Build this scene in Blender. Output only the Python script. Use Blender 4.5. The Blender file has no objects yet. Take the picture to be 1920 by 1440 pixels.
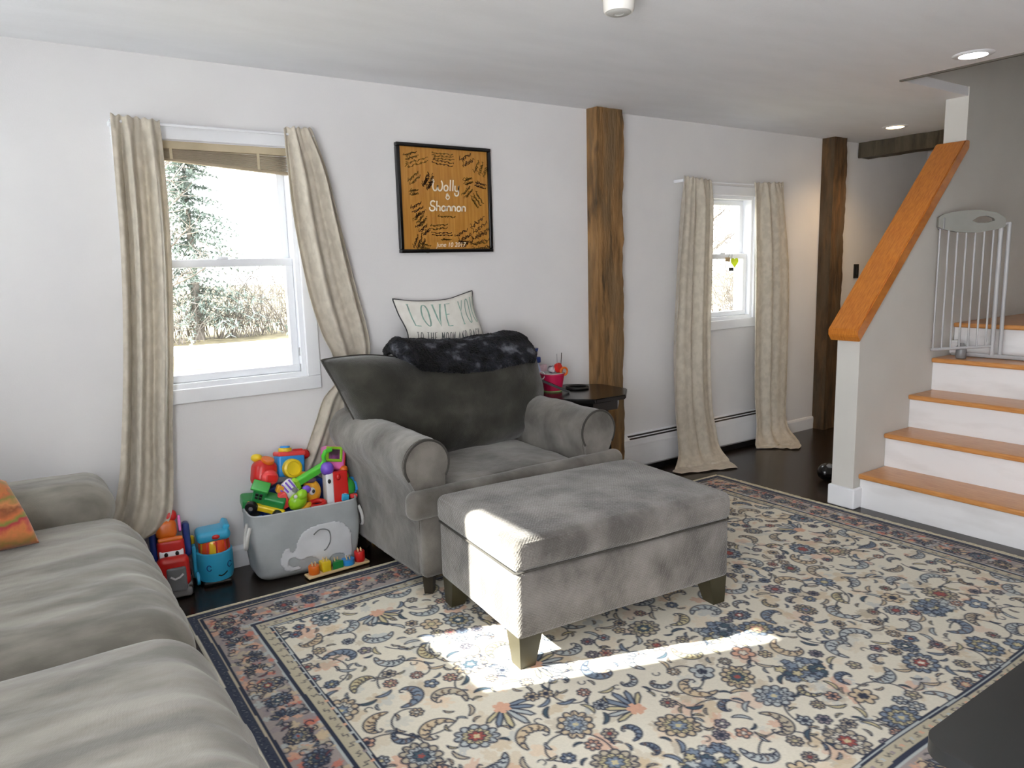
import bpy, bmesh, math, random
import numpy as np
from mathutils import Vector, Matrix, noise
PI = math.pi
S = bpy.context.scene
COL = S.collection
random.seed(7)

# ------------------------------------------------------------------ camera, sky, sun, exposure
yaw, pitch, roll, FPX = .5972, .1587, -.0273, 1380.1
f_ = Vector((math.sin(yaw)*math.cos(pitch), math.cos(yaw)*math.cos(pitch), -math.sin(pitch)))
r_ = Vector((math.cos(yaw), -math.sin(yaw), 0)); u_ = r_.cross(f_)
R2 = r_*math.cos(roll)+u_*math.sin(roll); U2 = -r_*math.sin(roll)+u_*math.cos(roll)
cd = bpy.data.cameras.new('camera'); cam = bpy.data.objects.new('camera', cd); COL.objects.link(cam)
cam.matrix_world = Matrix(((R2.x, U2.x, -f_.x, 0), (R2.y, U2.y, -f_.y, -3.5363), (R2.z, U2.z, -f_.z, 1.39), (0, 0, 0, 1)))
cd.sensor_width = 36; cd.lens = FPX/1920*36; cd.clip_start = .05; cd.clip_end = 300
S.camera = cam
S.view_settings.view_transform = 'Standard'; S.view_settings.look = 'None'; S.view_settings.gamma = 1
S.view_settings.use_curve_mapping = False
S.view_settings.exposure = 1.42
W = bpy.data.worlds.new('sky'); S.world = W; W.use_nodes = True
wn = W.node_tree.nodes; wl = W.node_tree.links
wn['Background'].inputs['Color'].default_value = (.96, .97, 1.0, 1)
wn['Background'].inputs['Strength'].default_value = 3.6
sd = bpy.data.lights.new('sun', 'SUN'); sun = bpy.data.objects.new('sun', sd); COL.objects.link(sun)
sd.energy = 15; sd.angle = .009; sd.color = (1, .95, .86)
SUND = Vector((.826, -.288, -.486))
sun.rotation_euler = SUND.to_track_quat('-Z', 'Y').to_euler()
sun.location = (-8, 3, 8)

# ------------------------------------------------------------------ helpers
def lin(c):
    return tuple(((x/255)/12.92 if x <= 10 else ((x/255+.055)/1.055)**2.4) for x in c)

MATS = {}
def M(name, c1, c2=None, scale=6, stretch=(1, 1, 1), rough=.6, bump=0, bscale=60, sheen=0, metal=0, spec=.5, trans=0, coat=0, lo=.35, hi=.65, c3=None, emit=0, detail=6):
    if name in MATS: return MATS[name]
    m = bpy.data.materials.new(name); m.use_nodes = True; MATS[name] = m
    nt = m.node_tree; N = nt.nodes; L = nt.links
    b = N['Principled BSDF']
    b.inputs['Roughness'].default_value = rough; b.inputs['Metallic'].default_value = metal
    b.inputs['Specular IOR Level'].default_value = spec
    b.inputs['Sheen Weight'].default_value = sheen; b.inputs['Sheen Roughness'].default_value = .5
    b.inputs['Coat Weight'].default_value = coat; b.inputs['Coat Roughness'].default_value = .08
    tc = N.new('ShaderNodeTexCoord'); mp = N.new('ShaderNodeMapping'); mp.inputs['Scale'].default_value = stretch
    L.new(tc.outputs['Object'], mp.inputs['Vector'])
    if c2 is None: c2 = tuple(x*.93 for x in c1)
    ns = N.new('ShaderNodeTexNoise'); ns.inputs['Scale'].default_value = scale; ns.inputs['Detail'].default_value = detail
    L.new(mp.outputs[0], ns.inputs['Vector'])
    cr = N.new('ShaderNodeValToRGB'); e = cr.color_ramp.elements
    e[0].position = lo; e[1].position = hi; e[0].color = (*lin(c2), 1); e[1].color = (*lin(c1), 1)
    if c3: k = e.new((lo+hi)/2); k.color = (*lin(c3), 1)
    L.new(ns.outputs['Fac'], cr.inputs[0]); L.new(cr.outputs[0], b.inputs['Base Color'])
    if bump:
        n2 = N.new('ShaderNodeTexNoise'); n2.inputs['Scale'].default_value = bscale; n2.inputs['Detail'].default_value = 3
        L.new(mp.outputs[0], n2.inputs['Vector'])
        bp = N.new('ShaderNodeBump'); bp.inputs['Strength'].default_value = bump; bp.inputs['Distance'].default_value = .01
        L.new(n2.outputs['Fac'], bp.inputs['Height']); L.new(bp.outputs[0], b.inputs['Normal'])
    if trans:
        t = N.new('ShaderNodeBsdfTranslucent'); L.new(cr.outputs[0], t.inputs['Color'])
        mx = N.new('ShaderNodeMixShader'); mx.inputs[0].default_value = trans
        out = N['Material Output']; L.new(b.outputs[0], mx.inputs[1]); L.new(t.outputs[0], mx.inputs[2]); L.new(mx.outputs[0], out.inputs['Surface'])
    if emit:
        b.inputs['Emission Color'].default_value = (*lin(c1), 1); b.inputs['Emission Strength'].default_value = emit
    return m

def empty(name, loc, label, cat, group=None, rz=0):
    o = bpy.data.objects.new(name, None); COL.objects.link(o); o.empty_display_size = .1
    o.location = loc; o.rotation_euler = (0, 0, rz)
    o['label'] = label; o['category'] = cat
    if group: o['group'] = group
    o.matrix_world = Matrix.Translation(loc) @ Matrix.Rotation(rz, 4, 'Z')
    return o
def chain_matrix(p):
    m = Matrix.Identity(4)
    while p is not None:
        m = (Matrix.Translation(p.location) @ p.rotation_euler.to_matrix().to_4x4()) @ m; p = p.parent
    return m
def add(name, bm, mat, parent=None, label=None, cat=None, group=None, kind=None, smooth=True, world=True, ang=38):
    if parent is not None and world:
        bm.transform(chain_matrix(parent).inverted())
    bmesh.ops.recalc_face_normals(bm, faces=bm.faces)
    me = bpy.data.meshes.new(name); bm.to_mesh(me); bm.free()
    if smooth:
        for p in me.polygons: p.use_smooth = True
        me.set_sharp_from_angle(angle=math.radians(ang))
    for m in (mat if isinstance(mat, (list, tuple)) else [mat]): me.materials.append(m)
    o = bpy.data.objects.new(name, me); COL.objects.link(o)
    if parent is not None: o.parent = parent
    for k, v in (('label', label), ('category', cat), ('group', group), ('kind', kind)):
        if v: o[k] = v
    return o
def nb(): return bmesh.new()
def addgeo(bm, vs, fs, T=None):
    v = [bm.verts.new(T @ Vector(p) if T is not None else p) for p in vs]
    for f in fs:
        try: bm.faces.new([v[i] for i in f])
        except ValueError: pass
def box(bm, x0, x1, y0, y1, z0, z1, T=None):
    vs = [(x, y, z) for x in (x0, x1) for y in (y0, y1) for z in (z0, z1)]
    addgeo(bm, vs, [(0, 1, 3, 2), (4, 6, 7, 5), (0, 4, 5, 1), (2, 3, 7, 6), (0, 2, 6, 4), (1, 5, 7, 3)], T)
    return bm
def rbox(bm, c, s, r, core=1, K=3, fn=None, T=None):
    h = [x/2 for x in s]; r = min(r, min(h)*.999)
    def axis(hh):
        a = [hh-r+r*math.tan(k/K*PI/4) for k in range(K+1)]
        mid = [-(hh-r)+2*(hh-r)*i/core for i in range(1, core)]
        return [-x for x in reversed(a)]+mid+a
    A = [axis(x) for x in h]; key = {}; vs = []; fs = []
    def V(p):
        k = tuple(round(x, 6) for x in p)
        if k not in key:
            cl = [max(-(h[i]-r), min(h[i]-r, p[i])) for i in range(3)]
            d = Vector([p[i]-cl[i] for i in range(3)]); n = d.normalized()*r
            q = Vector(cl)+n
            if fn: q = fn(q, h)
            key[k] = len(vs); vs.append(q+Vector(c))
        return key[k]
    for ax in range(3):
        b, d = (ax+1) % 3, (ax+2) % 3
        for sg in (-1, 1):
            for i in range(len(A[b])-1):
                for j in range(len(A[d])-1):
                    q = []
                    for ii, jj in ((i, j), (i+1, j), (i+1, j+1), (i, j+1)):
                        p = [0, 0, 0]; p[ax] = sg*h[ax]; p[b] = A[b][ii]; p[d] = A[d][jj]; q.append(V(p))
                    fs.append(q)
    addgeo(bm, vs, fs, T); return bm
def prism(bm, poly, axis, a, b, T=None):
    n = len(poly)
    def P(p, t): return {'x': (t, p[0], p[1]), 'y': (p[0], t, p[1]), 'z': (p[0], p[1], t)}[axis]
    vs = [P(p, a) for p in poly]+[P(p, b) for p in poly]
    fs = [tuple(range(n))]+[tuple(range(2*n-1, n-1, -1))]+[(i, (i+1) % n, n+(i+1) % n, n+i) for i in range(n)]
    addgeo(bm, vs, fs, T); return bm
def tube(bm, pts, r, seg=8, closed=False, cap=True):
    P = [Vector(p) for p in pts]; n = len(P); R = r if isinstance(r, (list, tuple)) else [r]*n
    rings = []; up = None
    for i in range(n):
        a = P[(i-1) % n] if (closed or i) else P[i]; b = P[(i+1) % n] if (closed or i < n-1) else P[i]
        t = (b-a).normalized() if (b-a).length > 1e-9 else Vector((0, 0, 1))
        if up is None: up = Vector((0, 0, 1)) if abs(t.z) < .9 else Vector((1, 0, 0))
        x = t.cross(up)
        if x.length < 1e-6: x = t.cross(Vector((.3, .9, .2)))
        x.normalize(); up = x.cross(t).normalized()
        rings.append([bm.verts.new(P[i]+(x*math.cos(2*PI*k/seg)+up*math.sin(2*PI*k/seg))*R[i]) for k in range(seg)])
    for i in range(n if closed else n-1):
        A, B = rings[i], rings[(i+1) % n]
        for k in range(seg): bm.faces.new((A[k], A[(k+1) % seg], B[(k+1) % seg], B[k]))
    if cap and not closed:
        bm.faces.new(rings[0]); bm.faces.new(list(reversed(rings[-1])))
    return bm
def cyl(bm, p0, p1, r, seg=20, r1=None): return tube(bm, [p0, p1], [r, r if r1 is None else r1], seg)
def lathe(bm, prof, c=(0, 0, 0), seg=28, T=None, sx=1, sy=1):
    vs = []; fs = []; n = len(prof)
    for i, (rr, z) in enumerate(prof):
        for k in range(seg):
            a = 2*PI*k/seg; vs.append((c[0]+rr*math.cos(a)*sx, c[1]+rr*math.sin(a)*sy, c[2]+z))
    for i in range(n-1):
        for k in range(seg): fs.append((i*seg+k, i*seg+(k+1) % seg, (i+1)*seg+(k+1) % seg, (i+1)*seg+k))
    fs.append(tuple(range(seg-1, -1, -1))); fs.append(tuple((n-1)*seg+k for k in range(seg)))
    addgeo(bm, vs, fs, T); return bm
def ball(bm, c, r, seg=16, T=None):
    r = r if isinstance(r, (list, tuple)) else (r, r, r)
    vs = []; fs = []; nr = seg//2
    for i in range(nr+1):
        th = PI*(i/nr)*.998+.001*PI
        for k in range(seg):
            a = 2*PI*k/seg; vs.append((c[0]+r[0]*math.sin(th)*math.cos(a), c[1]+r[1]*math.sin(th)*math.sin(a), c[2]+r[2]*math.cos(th)))
    for i in range(nr):
        for k in range(seg): fs.append((i*seg+k, i*seg+(k+1) % seg, (i+1)*seg+(k+1) % seg, (i+1)*seg+k))
    fs.append(tuple(range(seg))); fs.append(tuple(nr*seg+k for k in range(seg-1, -1, -1)))
    addgeo(bm, vs, fs, T); return bm
def spline(pts, n):
    P = [Vector(p) for p in pts]; out = []; m = len(P)-1
    for j in range(n+1):
        t = j/n*m; i = min(int(t), m-1); f = t-i
        p0, p1, p2, p3 = P[max(i-1, 0)], P[i], P[i+1], P[min(i+2, m)]
        out.append(.5*((2*p1)+(p2-p0)*f+(2*p0-5*p1+4*p2-p3)*f*f+(3*p1-p0-3*p2+p3)*f**3))
    return out


def _pa(pts, t):
    P = [Vector(p) for p in pts]; m = len(P)-1; t = max(0, min(1, t))*m; i = min(int(t), m-1); f = t-i
    p0, p1, p2, p3 = P[max(i-1, 0)], P[i], P[i+1], P[min(i+2, m)]
    return .5*((2*p1)+(p2-p0)*f+(2*p0-5*p1+4*p2-p3)*f*f+(3*p1-p0-3*p2+p3)*f**3)
def pillow_fn(B, T, L, R, nrm, th, back=None, wr=0, seed=0, pw=2.5, rk=0):
    """B,T run left to right, L,R bottom to top; nrm the front direction"""
    nrm = Vector(nrm).normalized(); c00, c10, c01, c11 = _pa(B, 0), _pa(B, 1), _pa(T, 0), _pa(T, 1)
    def P(u, v, side=1, off=0):
        a, b = 2*u-1, 2*v-1; u, v = .5+.5*a*math.sqrt(1-rk*b*b), .5+.5*b*math.sqrt(1-rk*a*a)
        p = _pa(B, u)*(1-v)+_pa(T, u)*v+_pa(L, v)*(1-u)+_pa(R, v)*u-(c00*(1-u)*(1-v)+c10*u*(1-v)+c01*(1-u)*v+c11*u*v)
        a, b = abs(a), abs(b)
        t = th*max(0, (1-a**pw))**.55*max(0, (1-b**pw))**.55
        if side < 0: t = t if back is None else t*back
        if wr: t *= 1+wr*noise.noise(Vector((u*4+seed, v*4, side)))+wr*.5*noise.noise(Vector((u*9+seed, v*9, side)))
        return p+nrm*side*(t+off)
    return P
def pillow(bm, P, n=28, m=20):
    g = {}
    def V(i, j, s):
        e = i in (0, n) or j in (0, m); k = (i, j, 0 if e else s)
        if k not in g: g[k] = bm.verts.new(P(i/n, j/m, s))
        return g[k]
    for s in (1, -1):
        for i in range(n):
            for j in range(m):
                q = [V(i, j, s), V(i+1, j, s), V(i+1, j+1, s), V(i, j+1, s)]
                if len(set(q)) > 2:
                    try: bm.faces.new(q if s > 0 else q[::-1])
                    except ValueError: pass
    return bm
def ribbon(bm, pts2, w, f, sub=4):
    """flat stroke of width w along 2-D polyline, mapped to 3-D by f"""
    P = [Vector(p) for p in pts2]; Q = []
    for a, b in zip(P, P[1:]):
        for k in range(sub): Q.append(a.lerp(b, k/sub))
    Q.append(P[-1]); Lf = []; Rt = []
    for i, q in enumerate(Q):
        t = (Q[min(i+1, len(Q)-1)]-Q[max(i-1, 0)]); t = t.normalized() if t.length > 1e-9 else Vector((1, 0))
        n = Vector((-t.y, t.x))*w/2
        Lf.append(bm.verts.new(f(*(q+n)))); Rt.append(bm.verts.new(f(*(q-n))))
    for i in range(len(Q)-1): bm.faces.new((Lf[i], Lf[i+1], Rt[i+1], Rt[i]))
def arc(cx, cy, rx, ry, a0, a1, n=10): return [(cx+rx*math.cos(math.radians(a0+(a1-a0)*i/n)), cy+ry*math.sin(math.radians(a0+(a1-a0)*i/n))) for i in range(n+1)]
GLY = {'L': [[(0, 1), (0, 0), (.7, 0)], [(-.15, 1), (.15, 1)]], 'O': [arc(.4, .5, .4, .5, 90, 450, 16)], 'V': [[(0, 1), (.4, 0), (.8, 1)], [(-.12, 1), (.12, 1)], [(.68, 1), (.92, 1)]],
       'E': [[(.65, 1), (0, 1), (0, 0), (.65, 0)], [(0, .52), (.5, .52)]], 'Y': [[(0, 1), (.4, .5), (.8, 1)], [(.4, .5), (.4, 0)], [(.25, 0), (.55, 0)]],
       'U': [[(0, 1), (0, .3)]+arc(.35, .3, .35, .3, 180, 360, 8)+[(.7, 1)], [(-.12, 1), (.12, 1)], [(.58, 1), (.82, 1)]],
       'T': [[(0, 1), (.8, 1)], [(.4, 1), (.4, 0)]], 'H': [[(0, 0), (0, 1)], [(.7, 0), (.7, 1)], [(0, .5), (.7, .5)]], 'M': [[(0, 0), (.05, 1), (.4, .3), (.75, 1), (.8, 0)]],
       'N': [[(0, 0), (0, 1), (.7, 0), (.7, 1)]], 'A': [[(0, 0), (.4, 1), (.8, 0)], [(.15, .38), (.65, .38)]], 'D': [[(0, 0), (0, 1)]+arc(.1, .5, .6, .5, 90, -90, 10)+[(0, 0)]],
       'B': [[(0, 0), (0, 1)]+arc(.2, .76, .4, .24, 90, -90, 6)+arc(.2, .26, .5, .26, 90, -90, 6)+[(0, 0)]], 'C': [arc(.4, .5, .4, .5, 50, 310, 12)], 'K': [[(0, 0), (0, 1)], [(.7, 1), (0, .45), (.7, 0)]]}
def write(bm, text, x0, y0, h, adv, wide, pen, f):
    x = x0
    for ch in text:
        if ch == ' ': x += adv*.6; continue
        for st in GLY[ch]: ribbon(bm, [(x+p[0]*wide, y0+p[1]*h) for p in st], pen, f, 3)
        x += adv
def fontmesh(text, size, mat, name, parent, loc, shear=0, ext=.0012, align='CENTER', sp=1.0):
    cu = bpy.data.curves.new(name, 'FONT'); cu.body = text; cu.size = size; cu.shear = shear; cu.align_x = align; cu.extrude = ext; cu.space_character = sp
    t = bpy.data.objects.new('tmp', cu); COL.objects.link(t)
    dg = bpy.context.evaluated_depsgraph_get(); dg.update(); me = bpy.data.meshes.new_from_object(t.evaluated_get(dg)); COL.objects.unlink(t); bpy.data.objects.remove(t)
    bm = nb(); bm.from_mesh(me); bpy.data.meshes.remove(me)
    bm.transform(Matrix.Translation(loc) @ Matrix.Rotation(PI/2, 4, 'X'))
    return add(name, bm, mat, parent, smooth=False)

# ------------------------------------------------------------------ materials
WALL = M('wall_paint', (227, 226, 226), (223, 222, 223), 3, rough=.75, bump=.05, bscale=180)
CEIL = M('ceiling_paint', (236, 237, 240), (231, 232, 235), 2.5, stretch=(1, 3, 1), rough=.85, bump=.12, bscale=60)
TRIM = M('white_trim', (236, 238, 241), (230, 232, 236), 4, rough=.38)
VINYL = M('white_vinyl', (240, 243, 247), (235, 238, 243), 4, rough=.3)
RISER = M('riser_paint', (230, 230, 231), (217, 216, 216), 5, stretch=(1, .5, 2), rough=.4, lo=.3, hi=.5)
OAK = M('orange_oak', (206, 148, 88), (184, 120, 60), 9, stretch=(14, 1.4, 14), rough=.33, coat=.25, lo=.3, hi=.7)
OAKR = M('orange_oak_cap', (206, 130, 48), (176, 100, 30), 9, stretch=(1.2, 14, 3), rough=.33, coat=.3, lo=.3, hi=.7)
CURT = M('taupe_linen', (220, 212, 197), (208, 200, 185), 30, stretch=(1, 1, .75), rough=.8, sheen=.2, bump=.04, bscale=300, trans=.25, lo=.42, hi=.58, detail=5)
BLACK = M('black_lacquer', (16, 16, 18), (10, 10, 12), 4, rough=.22, spec=.5)
MATTEBLACK = M('matte_black', (20, 20, 22), (14, 14, 15), 6, rough=.5)
GREYM = M('grey_metal', (178, 178, 180), (170, 170, 172), 6, rough=.4)
DKLEG = M('dark_leg', (44, 38, 28), (34, 29, 22), 6, stretch=(4, 4, 1), rough=.35)
def fabric(name, c1, c2, c3, sc, st, bscale=220, weave=.35, sheen=.35):
    m = M(name, c1, c2, sc, stretch=st, rough=.9, sheen=sheen, spec=.15, c3=c3, lo=.37, hi=.64, detail=7)
    nt = m.node_tree; N = nt.nodes; L = nt.links; b = N['Principled BSDF']
    tc = N.new('ShaderNodeTexCoord'); a = N.new('ShaderNodeTexVoronoi'); a.inputs['Scale'].default_value = bscale; a.inputs['Randomness'].default_value = .35
    mp = N.new('ShaderNodeMapping'); mp.inputs['Rotation'].default_value = (.78, .78, .78)
    L.new(tc.outputs['Object'], mp.inputs[0]); L.new(mp.outputs[0], a.inputs['Vector'])
    n = N.new('ShaderNodeTexNoise'); n.inputs['Scale'].default_value = 14; L.new(tc.outputs['Object'], n.inputs['Vector'])
    bp = N.new('ShaderNodeBump'); bp.inputs['Strength'].default_value = weave; bp.inputs['Distance'].default_value = .004; bp.invert = True
    b2 = N.new('ShaderNodeBump'); b2.inputs['Strength'].default_value = .25; b2.inputs['Distance'].default_value = .02
    L.new(a.outputs['Distance'], bp.inputs['Height']); L.new(n.outputs['Fac'], b2.inputs['Height']); L.new(bp.outputs[0], b2.inputs['Normal']); L.new(b2.outputs[0], b.inputs['Normal'])
    return m
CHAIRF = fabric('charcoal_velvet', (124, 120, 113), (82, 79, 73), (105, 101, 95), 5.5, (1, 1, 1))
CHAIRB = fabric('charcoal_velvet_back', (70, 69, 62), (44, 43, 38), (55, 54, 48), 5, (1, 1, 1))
OTTF = fabric('grey_velvet', (126, 122, 117), (84, 81, 77), (109, 105, 100), 7, (1, 1, .8), bscale=120, weave=.8)
SOFAF = fabric('olive_grey_suede', (148, 144, 134), (106, 103, 95), (131, 127, 118), 3.2, (1, 3.4, 1), bscale=260, weave=.12)
PIPE = M('dark_piping', (62, 59, 54), (52, 50, 46), 8, rough=.85)

def timber(name, c1, c2, c3):
    m = M(name, c1, c2, 7, stretch=(3, 3, .5), rough=.85, c3=c3, lo=.28, hi=.72, bump=.9, bscale=16, detail=9)
    nt = m.node_tree; N = nt.nodes; L = nt.links; b = N['Principled BSDF']
    src = b.inputs['Base Color'].links[0].from_socket
    tc = N.new('ShaderNodeTexCoord')
    mp = N.new('ShaderNodeMapping'); mp.inputs['Scale'].default_value = (13, 13, 2.6); L.new(tc.outputs['Object'], mp.inputs[0])
    n = N.new('ShaderNodeTexNoise'); n.inputs['Scale'].default_value = 1.6; n.inputs['Detail'].default_value = 4; L.new(mp.outputs[0], n.inputs['Vector'])
    r = N.new('ShaderNodeValToRGB'); r.color_ramp.elements[0].position = .56; r.color_ramp.elements[1].position = .74; L.new(n.outputs['Fac'], r.inputs[0])
    mx = N.new('ShaderNodeMix'); mx.data_type = 'RGBA'; L.new(r.outputs[0], mx.inputs['Factor']); L.new(src, mx.inputs['A']); mx.inputs['B'].default_value = (*lin((46, 36, 24)), 1)
    g = N.new('ShaderNodeTexNoise'); g.inputs['Scale'].default_value = .7; g.inputs['Detail'].default_value = 6; L.new(mp.outputs[0], g.inputs['Vector'])
    gr = N.new('ShaderNodeValToRGB'); gr.color_ramp.elements[0].position = .48; gr.color_ramp.elements[1].position = .62; gr.color_ramp.elements[1].color = (.8, .8, .8, 1); L.new(g.outputs['Fac'], gr.inputs[0])
    gm = N.new('ShaderNodeMix'); gm.data_type = 'RGBA'; L.new(gr.outputs[0], gm.inputs['Factor']); L.new(mx.outputs['Result'], gm.inputs['A']); gm.inputs['B'].default_value = (*lin(tuple(.55*a+.45*b for a, b in zip(c3, (96, 88, 74)))), 1); mx = gm
    n2 = N.new('ShaderNodeTexNoise'); n2.inputs['Scale'].default_value = 3.1; n2.inputs['Detail'].default_value = 8; n2.inputs['Roughness'].default_value = .75; L.new(mp.outputs[0], n2.inputs['Vector'])
    r2 = N.new('ShaderNodeValToRGB'); r2.color_ramp.elements[0].position = .735; r2.color_ramp.elements[1].position = .75; L.new(n2.outputs['Fac'], r2.inputs[0])
    m2 = N.new('ShaderNodeMix'); m2.data_type = 'RGBA'; L.new(r2.outputs[0], m2.inputs['Factor']); L.new(mx.outputs['Result'], m2.inputs['A']); m2.inputs['B'].default_value = (*lin((190, 186, 176)), 1)
    L.new(m2.outputs['Result'], b.inputs['Base Color'])
    return m
TIMB = timber('aged_timber', (160, 122, 78), (92, 70, 44), (130, 97, 58))
TIMBD = timber('dark_aged_timber', (112, 82, 50), (52, 41, 28), (80, 59, 36))
TIMBG = timber('grey_aged_timber', (96, 88, 72), (56, 50, 40), (76, 68, 54))

def floor_mat():
    m = M('dark_plank_floor', (52, 42, 36), (34, 27, 23), 5, stretch=(1.2, 14, 1), rough=.24, spec=.45)
    nt = m.node_tree; N = nt.nodes; L = nt.links; b = N['Principled BSDF']; src = b.inputs['Base Color'].links[0].from_socket
    tc = N.new('ShaderNodeTexCoord'); br = N.new('ShaderNodeTexBrick'); L.new(tc.outputs['Object'], br.inputs['Vector'])
    br.inputs['Scale'].default_value = 1; br.inputs['Brick Width'].default_value = 1.1; br.inputs['Row Height'].default_value = .085; br.inputs['Mortar Size'].default_value = .0025
    br.inputs['Color1'].default_value = (1, 1, 1, 1); br.inputs['Color2'].default_value = (.62, .62, .62, 1); br.inputs['Mortar'].default_value = (.25, .25, .25, 1)
    mx = N.new('ShaderNodeMix'); mx.data_type = 'RGBA'; mx.blend_type = 'MULTIPLY'; mx.inputs['Factor'].default_value = 1
    L.new(src, mx.inputs['A']); L.new(br.outputs['Color'], mx.inputs['B']); L.new(mx.outputs['Result'], b.inputs['Base Color'])
    return m
FLOOR = floor_mat()
def glass_mat():
    m = bpy.data.materials.new('window_glass'); m.use_nodes = True; N = m.node_tree.nodes; L = m.node_tree.links
    N.remove(N['Principled BSDF']); t = N.new('ShaderNodeBsdfTransparent'); g = N.new('ShaderNodeBsdfGlossy'); g.inputs['Roughness'].default_value = .02
    lw = N.new('ShaderNodeLayerWeight'); lw.inputs['Blend'].default_value = .5; mx = N.new('ShaderNodeMixShader')
    pw = N.new('ShaderNodeMath'); pw.operation = 'POWER'; pw.inputs[1].default_value = 5; L.new(lw.outputs['Facing'], pw.inputs[0])
    ma = N.new('ShaderNodeMath'); ma.operation = 'MULTIPLY_ADD'; ma.inputs[1].default_value = .5; ma.inputs[2].default_value = .035; L.new(pw.outputs[0], ma.inputs[0])
    t.inputs['Color'].default_value = (.95, .97, .97, 1)
    L.new(ma.outputs[0], mx.inputs[0]); L.new(t.outputs[0], mx.inputs[1]); L.new(g.outputs[0], mx.inputs[2]); L.new(mx.outputs[0], N['Material Output'].inputs['Surface'])
    return m
GLASS = glass_mat()
def plastic(name, c, rough=.3): return M('plastic_'+name, c, tuple(x*.92 for x in c), 5, rough=rough, spec=.5)
P_RED = plastic('red', (214, 38, 34)); P_BLUE = plastic('blue', (52, 150, 226)); P_SKY = plastic('sky_blue', (60, 178, 222)); P_NAVY = plastic('navy', (34, 60, 130)); P_YEL = plastic('yellow', (238, 206, 40))
P_GRN = plastic('green', (60, 170, 70)); P_DGRN = plastic('deep_green', (40, 140, 72)); P_LIME = plastic('lime', (150, 208, 40)); P_PINK = plastic('pink', (238, 120, 196)); P_PUR = plastic('purple', (130, 88, 214))
P_ORG = plastic('orange', (240, 120, 36)); P_WHT = plastic('white', (232, 232, 236)); P_BLK = plastic('black', (26, 26, 28)); P_GRY = plastic('grey', (128, 128, 130)); P_BGRN = plastic('bright_green', (86, 204, 60)); P_AMB = plastic('amber', (236, 170, 46)); P_CORAL = plastic('coral', (236, 74, 74))

# ------------------------------------------------------------------ setting
HC = 2.306; YW = -1.3333
def struct(name, bm, mat, parent=None, **k):
    return add(name, bm, mat, parent, kind=None if parent else 'structure', **k)
struct('floor', box(nb(), -.95, 7.1, -6, .15, -.06, 0), FLOOR, smooth=False)
bm = nb(); prism(bm, [(-.95, .12), (7.1, .12), (7.1, YW+.006), (4.04, YW+.006), (4.04, -2.5), (7.1, -2.5), (7.1, -6), (-.95, -6)], 'z', HC, HC+.22)
struct('ceiling', bm, CEIL, smooth=False)
def wall_holes(x0, x1, z0, z1, holes, y0, y1, swap=False):
    bm = nb(); xs = sorted({x0, x1, *[h[0] for h in holes], *[h[1] for h in holes]}); zs = sorted({z0, z1, *[h[2] for h in holes], *[h[3] for h in holes]})
    for a, b in zip(xs, xs[1:]):
        for c, d in zip(zs, zs[1:]):
            mx, mz = (a+b)/2, (c+d)/2
            if any(h[0] < mx < h[1] and h[2] < mz < h[3] for h in holes): continue
            if swap: box(bm, y0, y1, a, b, c, d)
            else: box(bm, a, b, y0, y1, c, d)
    bmesh.ops.remove_doubles(bm, verts=bm.verts, dist=1e-5)
    return bm
W1 = (.50, 1.185, .885, 1.965); W2 = (3.975, 4.575, .965, 1.84); W3 = (-.93, -.43, 1.19, 1.86)
struct('wall_back', wall_holes(-.95, 7.1, 0, HC+.1, [W1, W2], 0, .15), WALL, smooth=False)
struct('wall_left', wall_holes(-6, 0, 0, HC+.1, [W3, (-5.2, -2.6, .05, 2.2)], -.95, -.85, swap=True), WALL, smooth=False)
DARKWALL = M('bounce_cutting_brown', (104, 84, 66), (84, 66, 50), 6, stretch=(6, 6, .6), rough=.5)  # brown made up for the unseen walls, to cut light bouncing off them
struct('wall_rear', box(nb(), -.95, 7.1, -6.1, -6, 0, HC+.1), DARKWALL, smooth=False)
struct('wall_right', box(nb(), 7.0, 7.1, -6, -2.5, 0, HC+.1), DARKWALL, smooth=False)
struct('wall_end', box(nb(), 7.0, 7.1, YW, 0, 0, HC+.05), WALL, smooth=False)
bm = nb(); prism(bm, [(3.772, 0), (7.1, 0), (7.1, 3.3), (4.04, 3.3), (4.04, HC+.05), (4.796, HC+.05), (4.796, 2.0), (3.772, .955)], 'y', YW, YW+.13)
WALLSHADE = M('wall_paint_shaded', (207, 205, 199), (203, 201, 195), 3, rough=.75, bump=.05, bscale=180)  # darker copy of the wall paint, shade by the stairs put into its colour
struct('wall_stair', bm, WALLSHADE, smooth=False)
bm = nb(); box(bm, 4.0, 4.04, -2.5, YW, HC+.22, 3.3); box(bm, 4.0, 7.1, -2.54, -2.5, HC+.22, 3.3); box(bm, 4.0, 6.4, -2.54, YW+.13, 3.3, 3.36); box(bm, 6.3, 6.4, -2.5, YW, .9, 3.3)
struct('wall_stairwell', bm, WALLSHADE, smooth=False)
struct('trim_1', box(nb(), 4.028, 4.046, -2.5, YW+.001, HC-.008, HC+.012), M('dark_edge', (96, 92, 84), (84, 80, 72)), smooth=False)
bm = nb(); rbox(bm, (3.80, YW+.065, .058), (.085, .16, .116), .008); struct('trim_2', bm, TRIM)
def skirting(name, x0, x1):
    bm = nb(); prism(bm, [(0, 0), (-.014, 0), (-.014, .085), (-.009, .1), (0, .104)], 'x', x0, x1); struct(name, bm, TRIM, smooth=False)
skirting('baseboard_back', 4.93, 5.395); skirting('baseboard_far', 5.57, 7.0); skirting('baseboard_left', -.85, 2.99)
# unseen slab added outside to keep the sun out of the back windows
struct('wall_sunblock', box(nb(), -1.1, -.96, .15, 2.4, -.5, 5.2), WALL, smooth=False)

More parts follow.
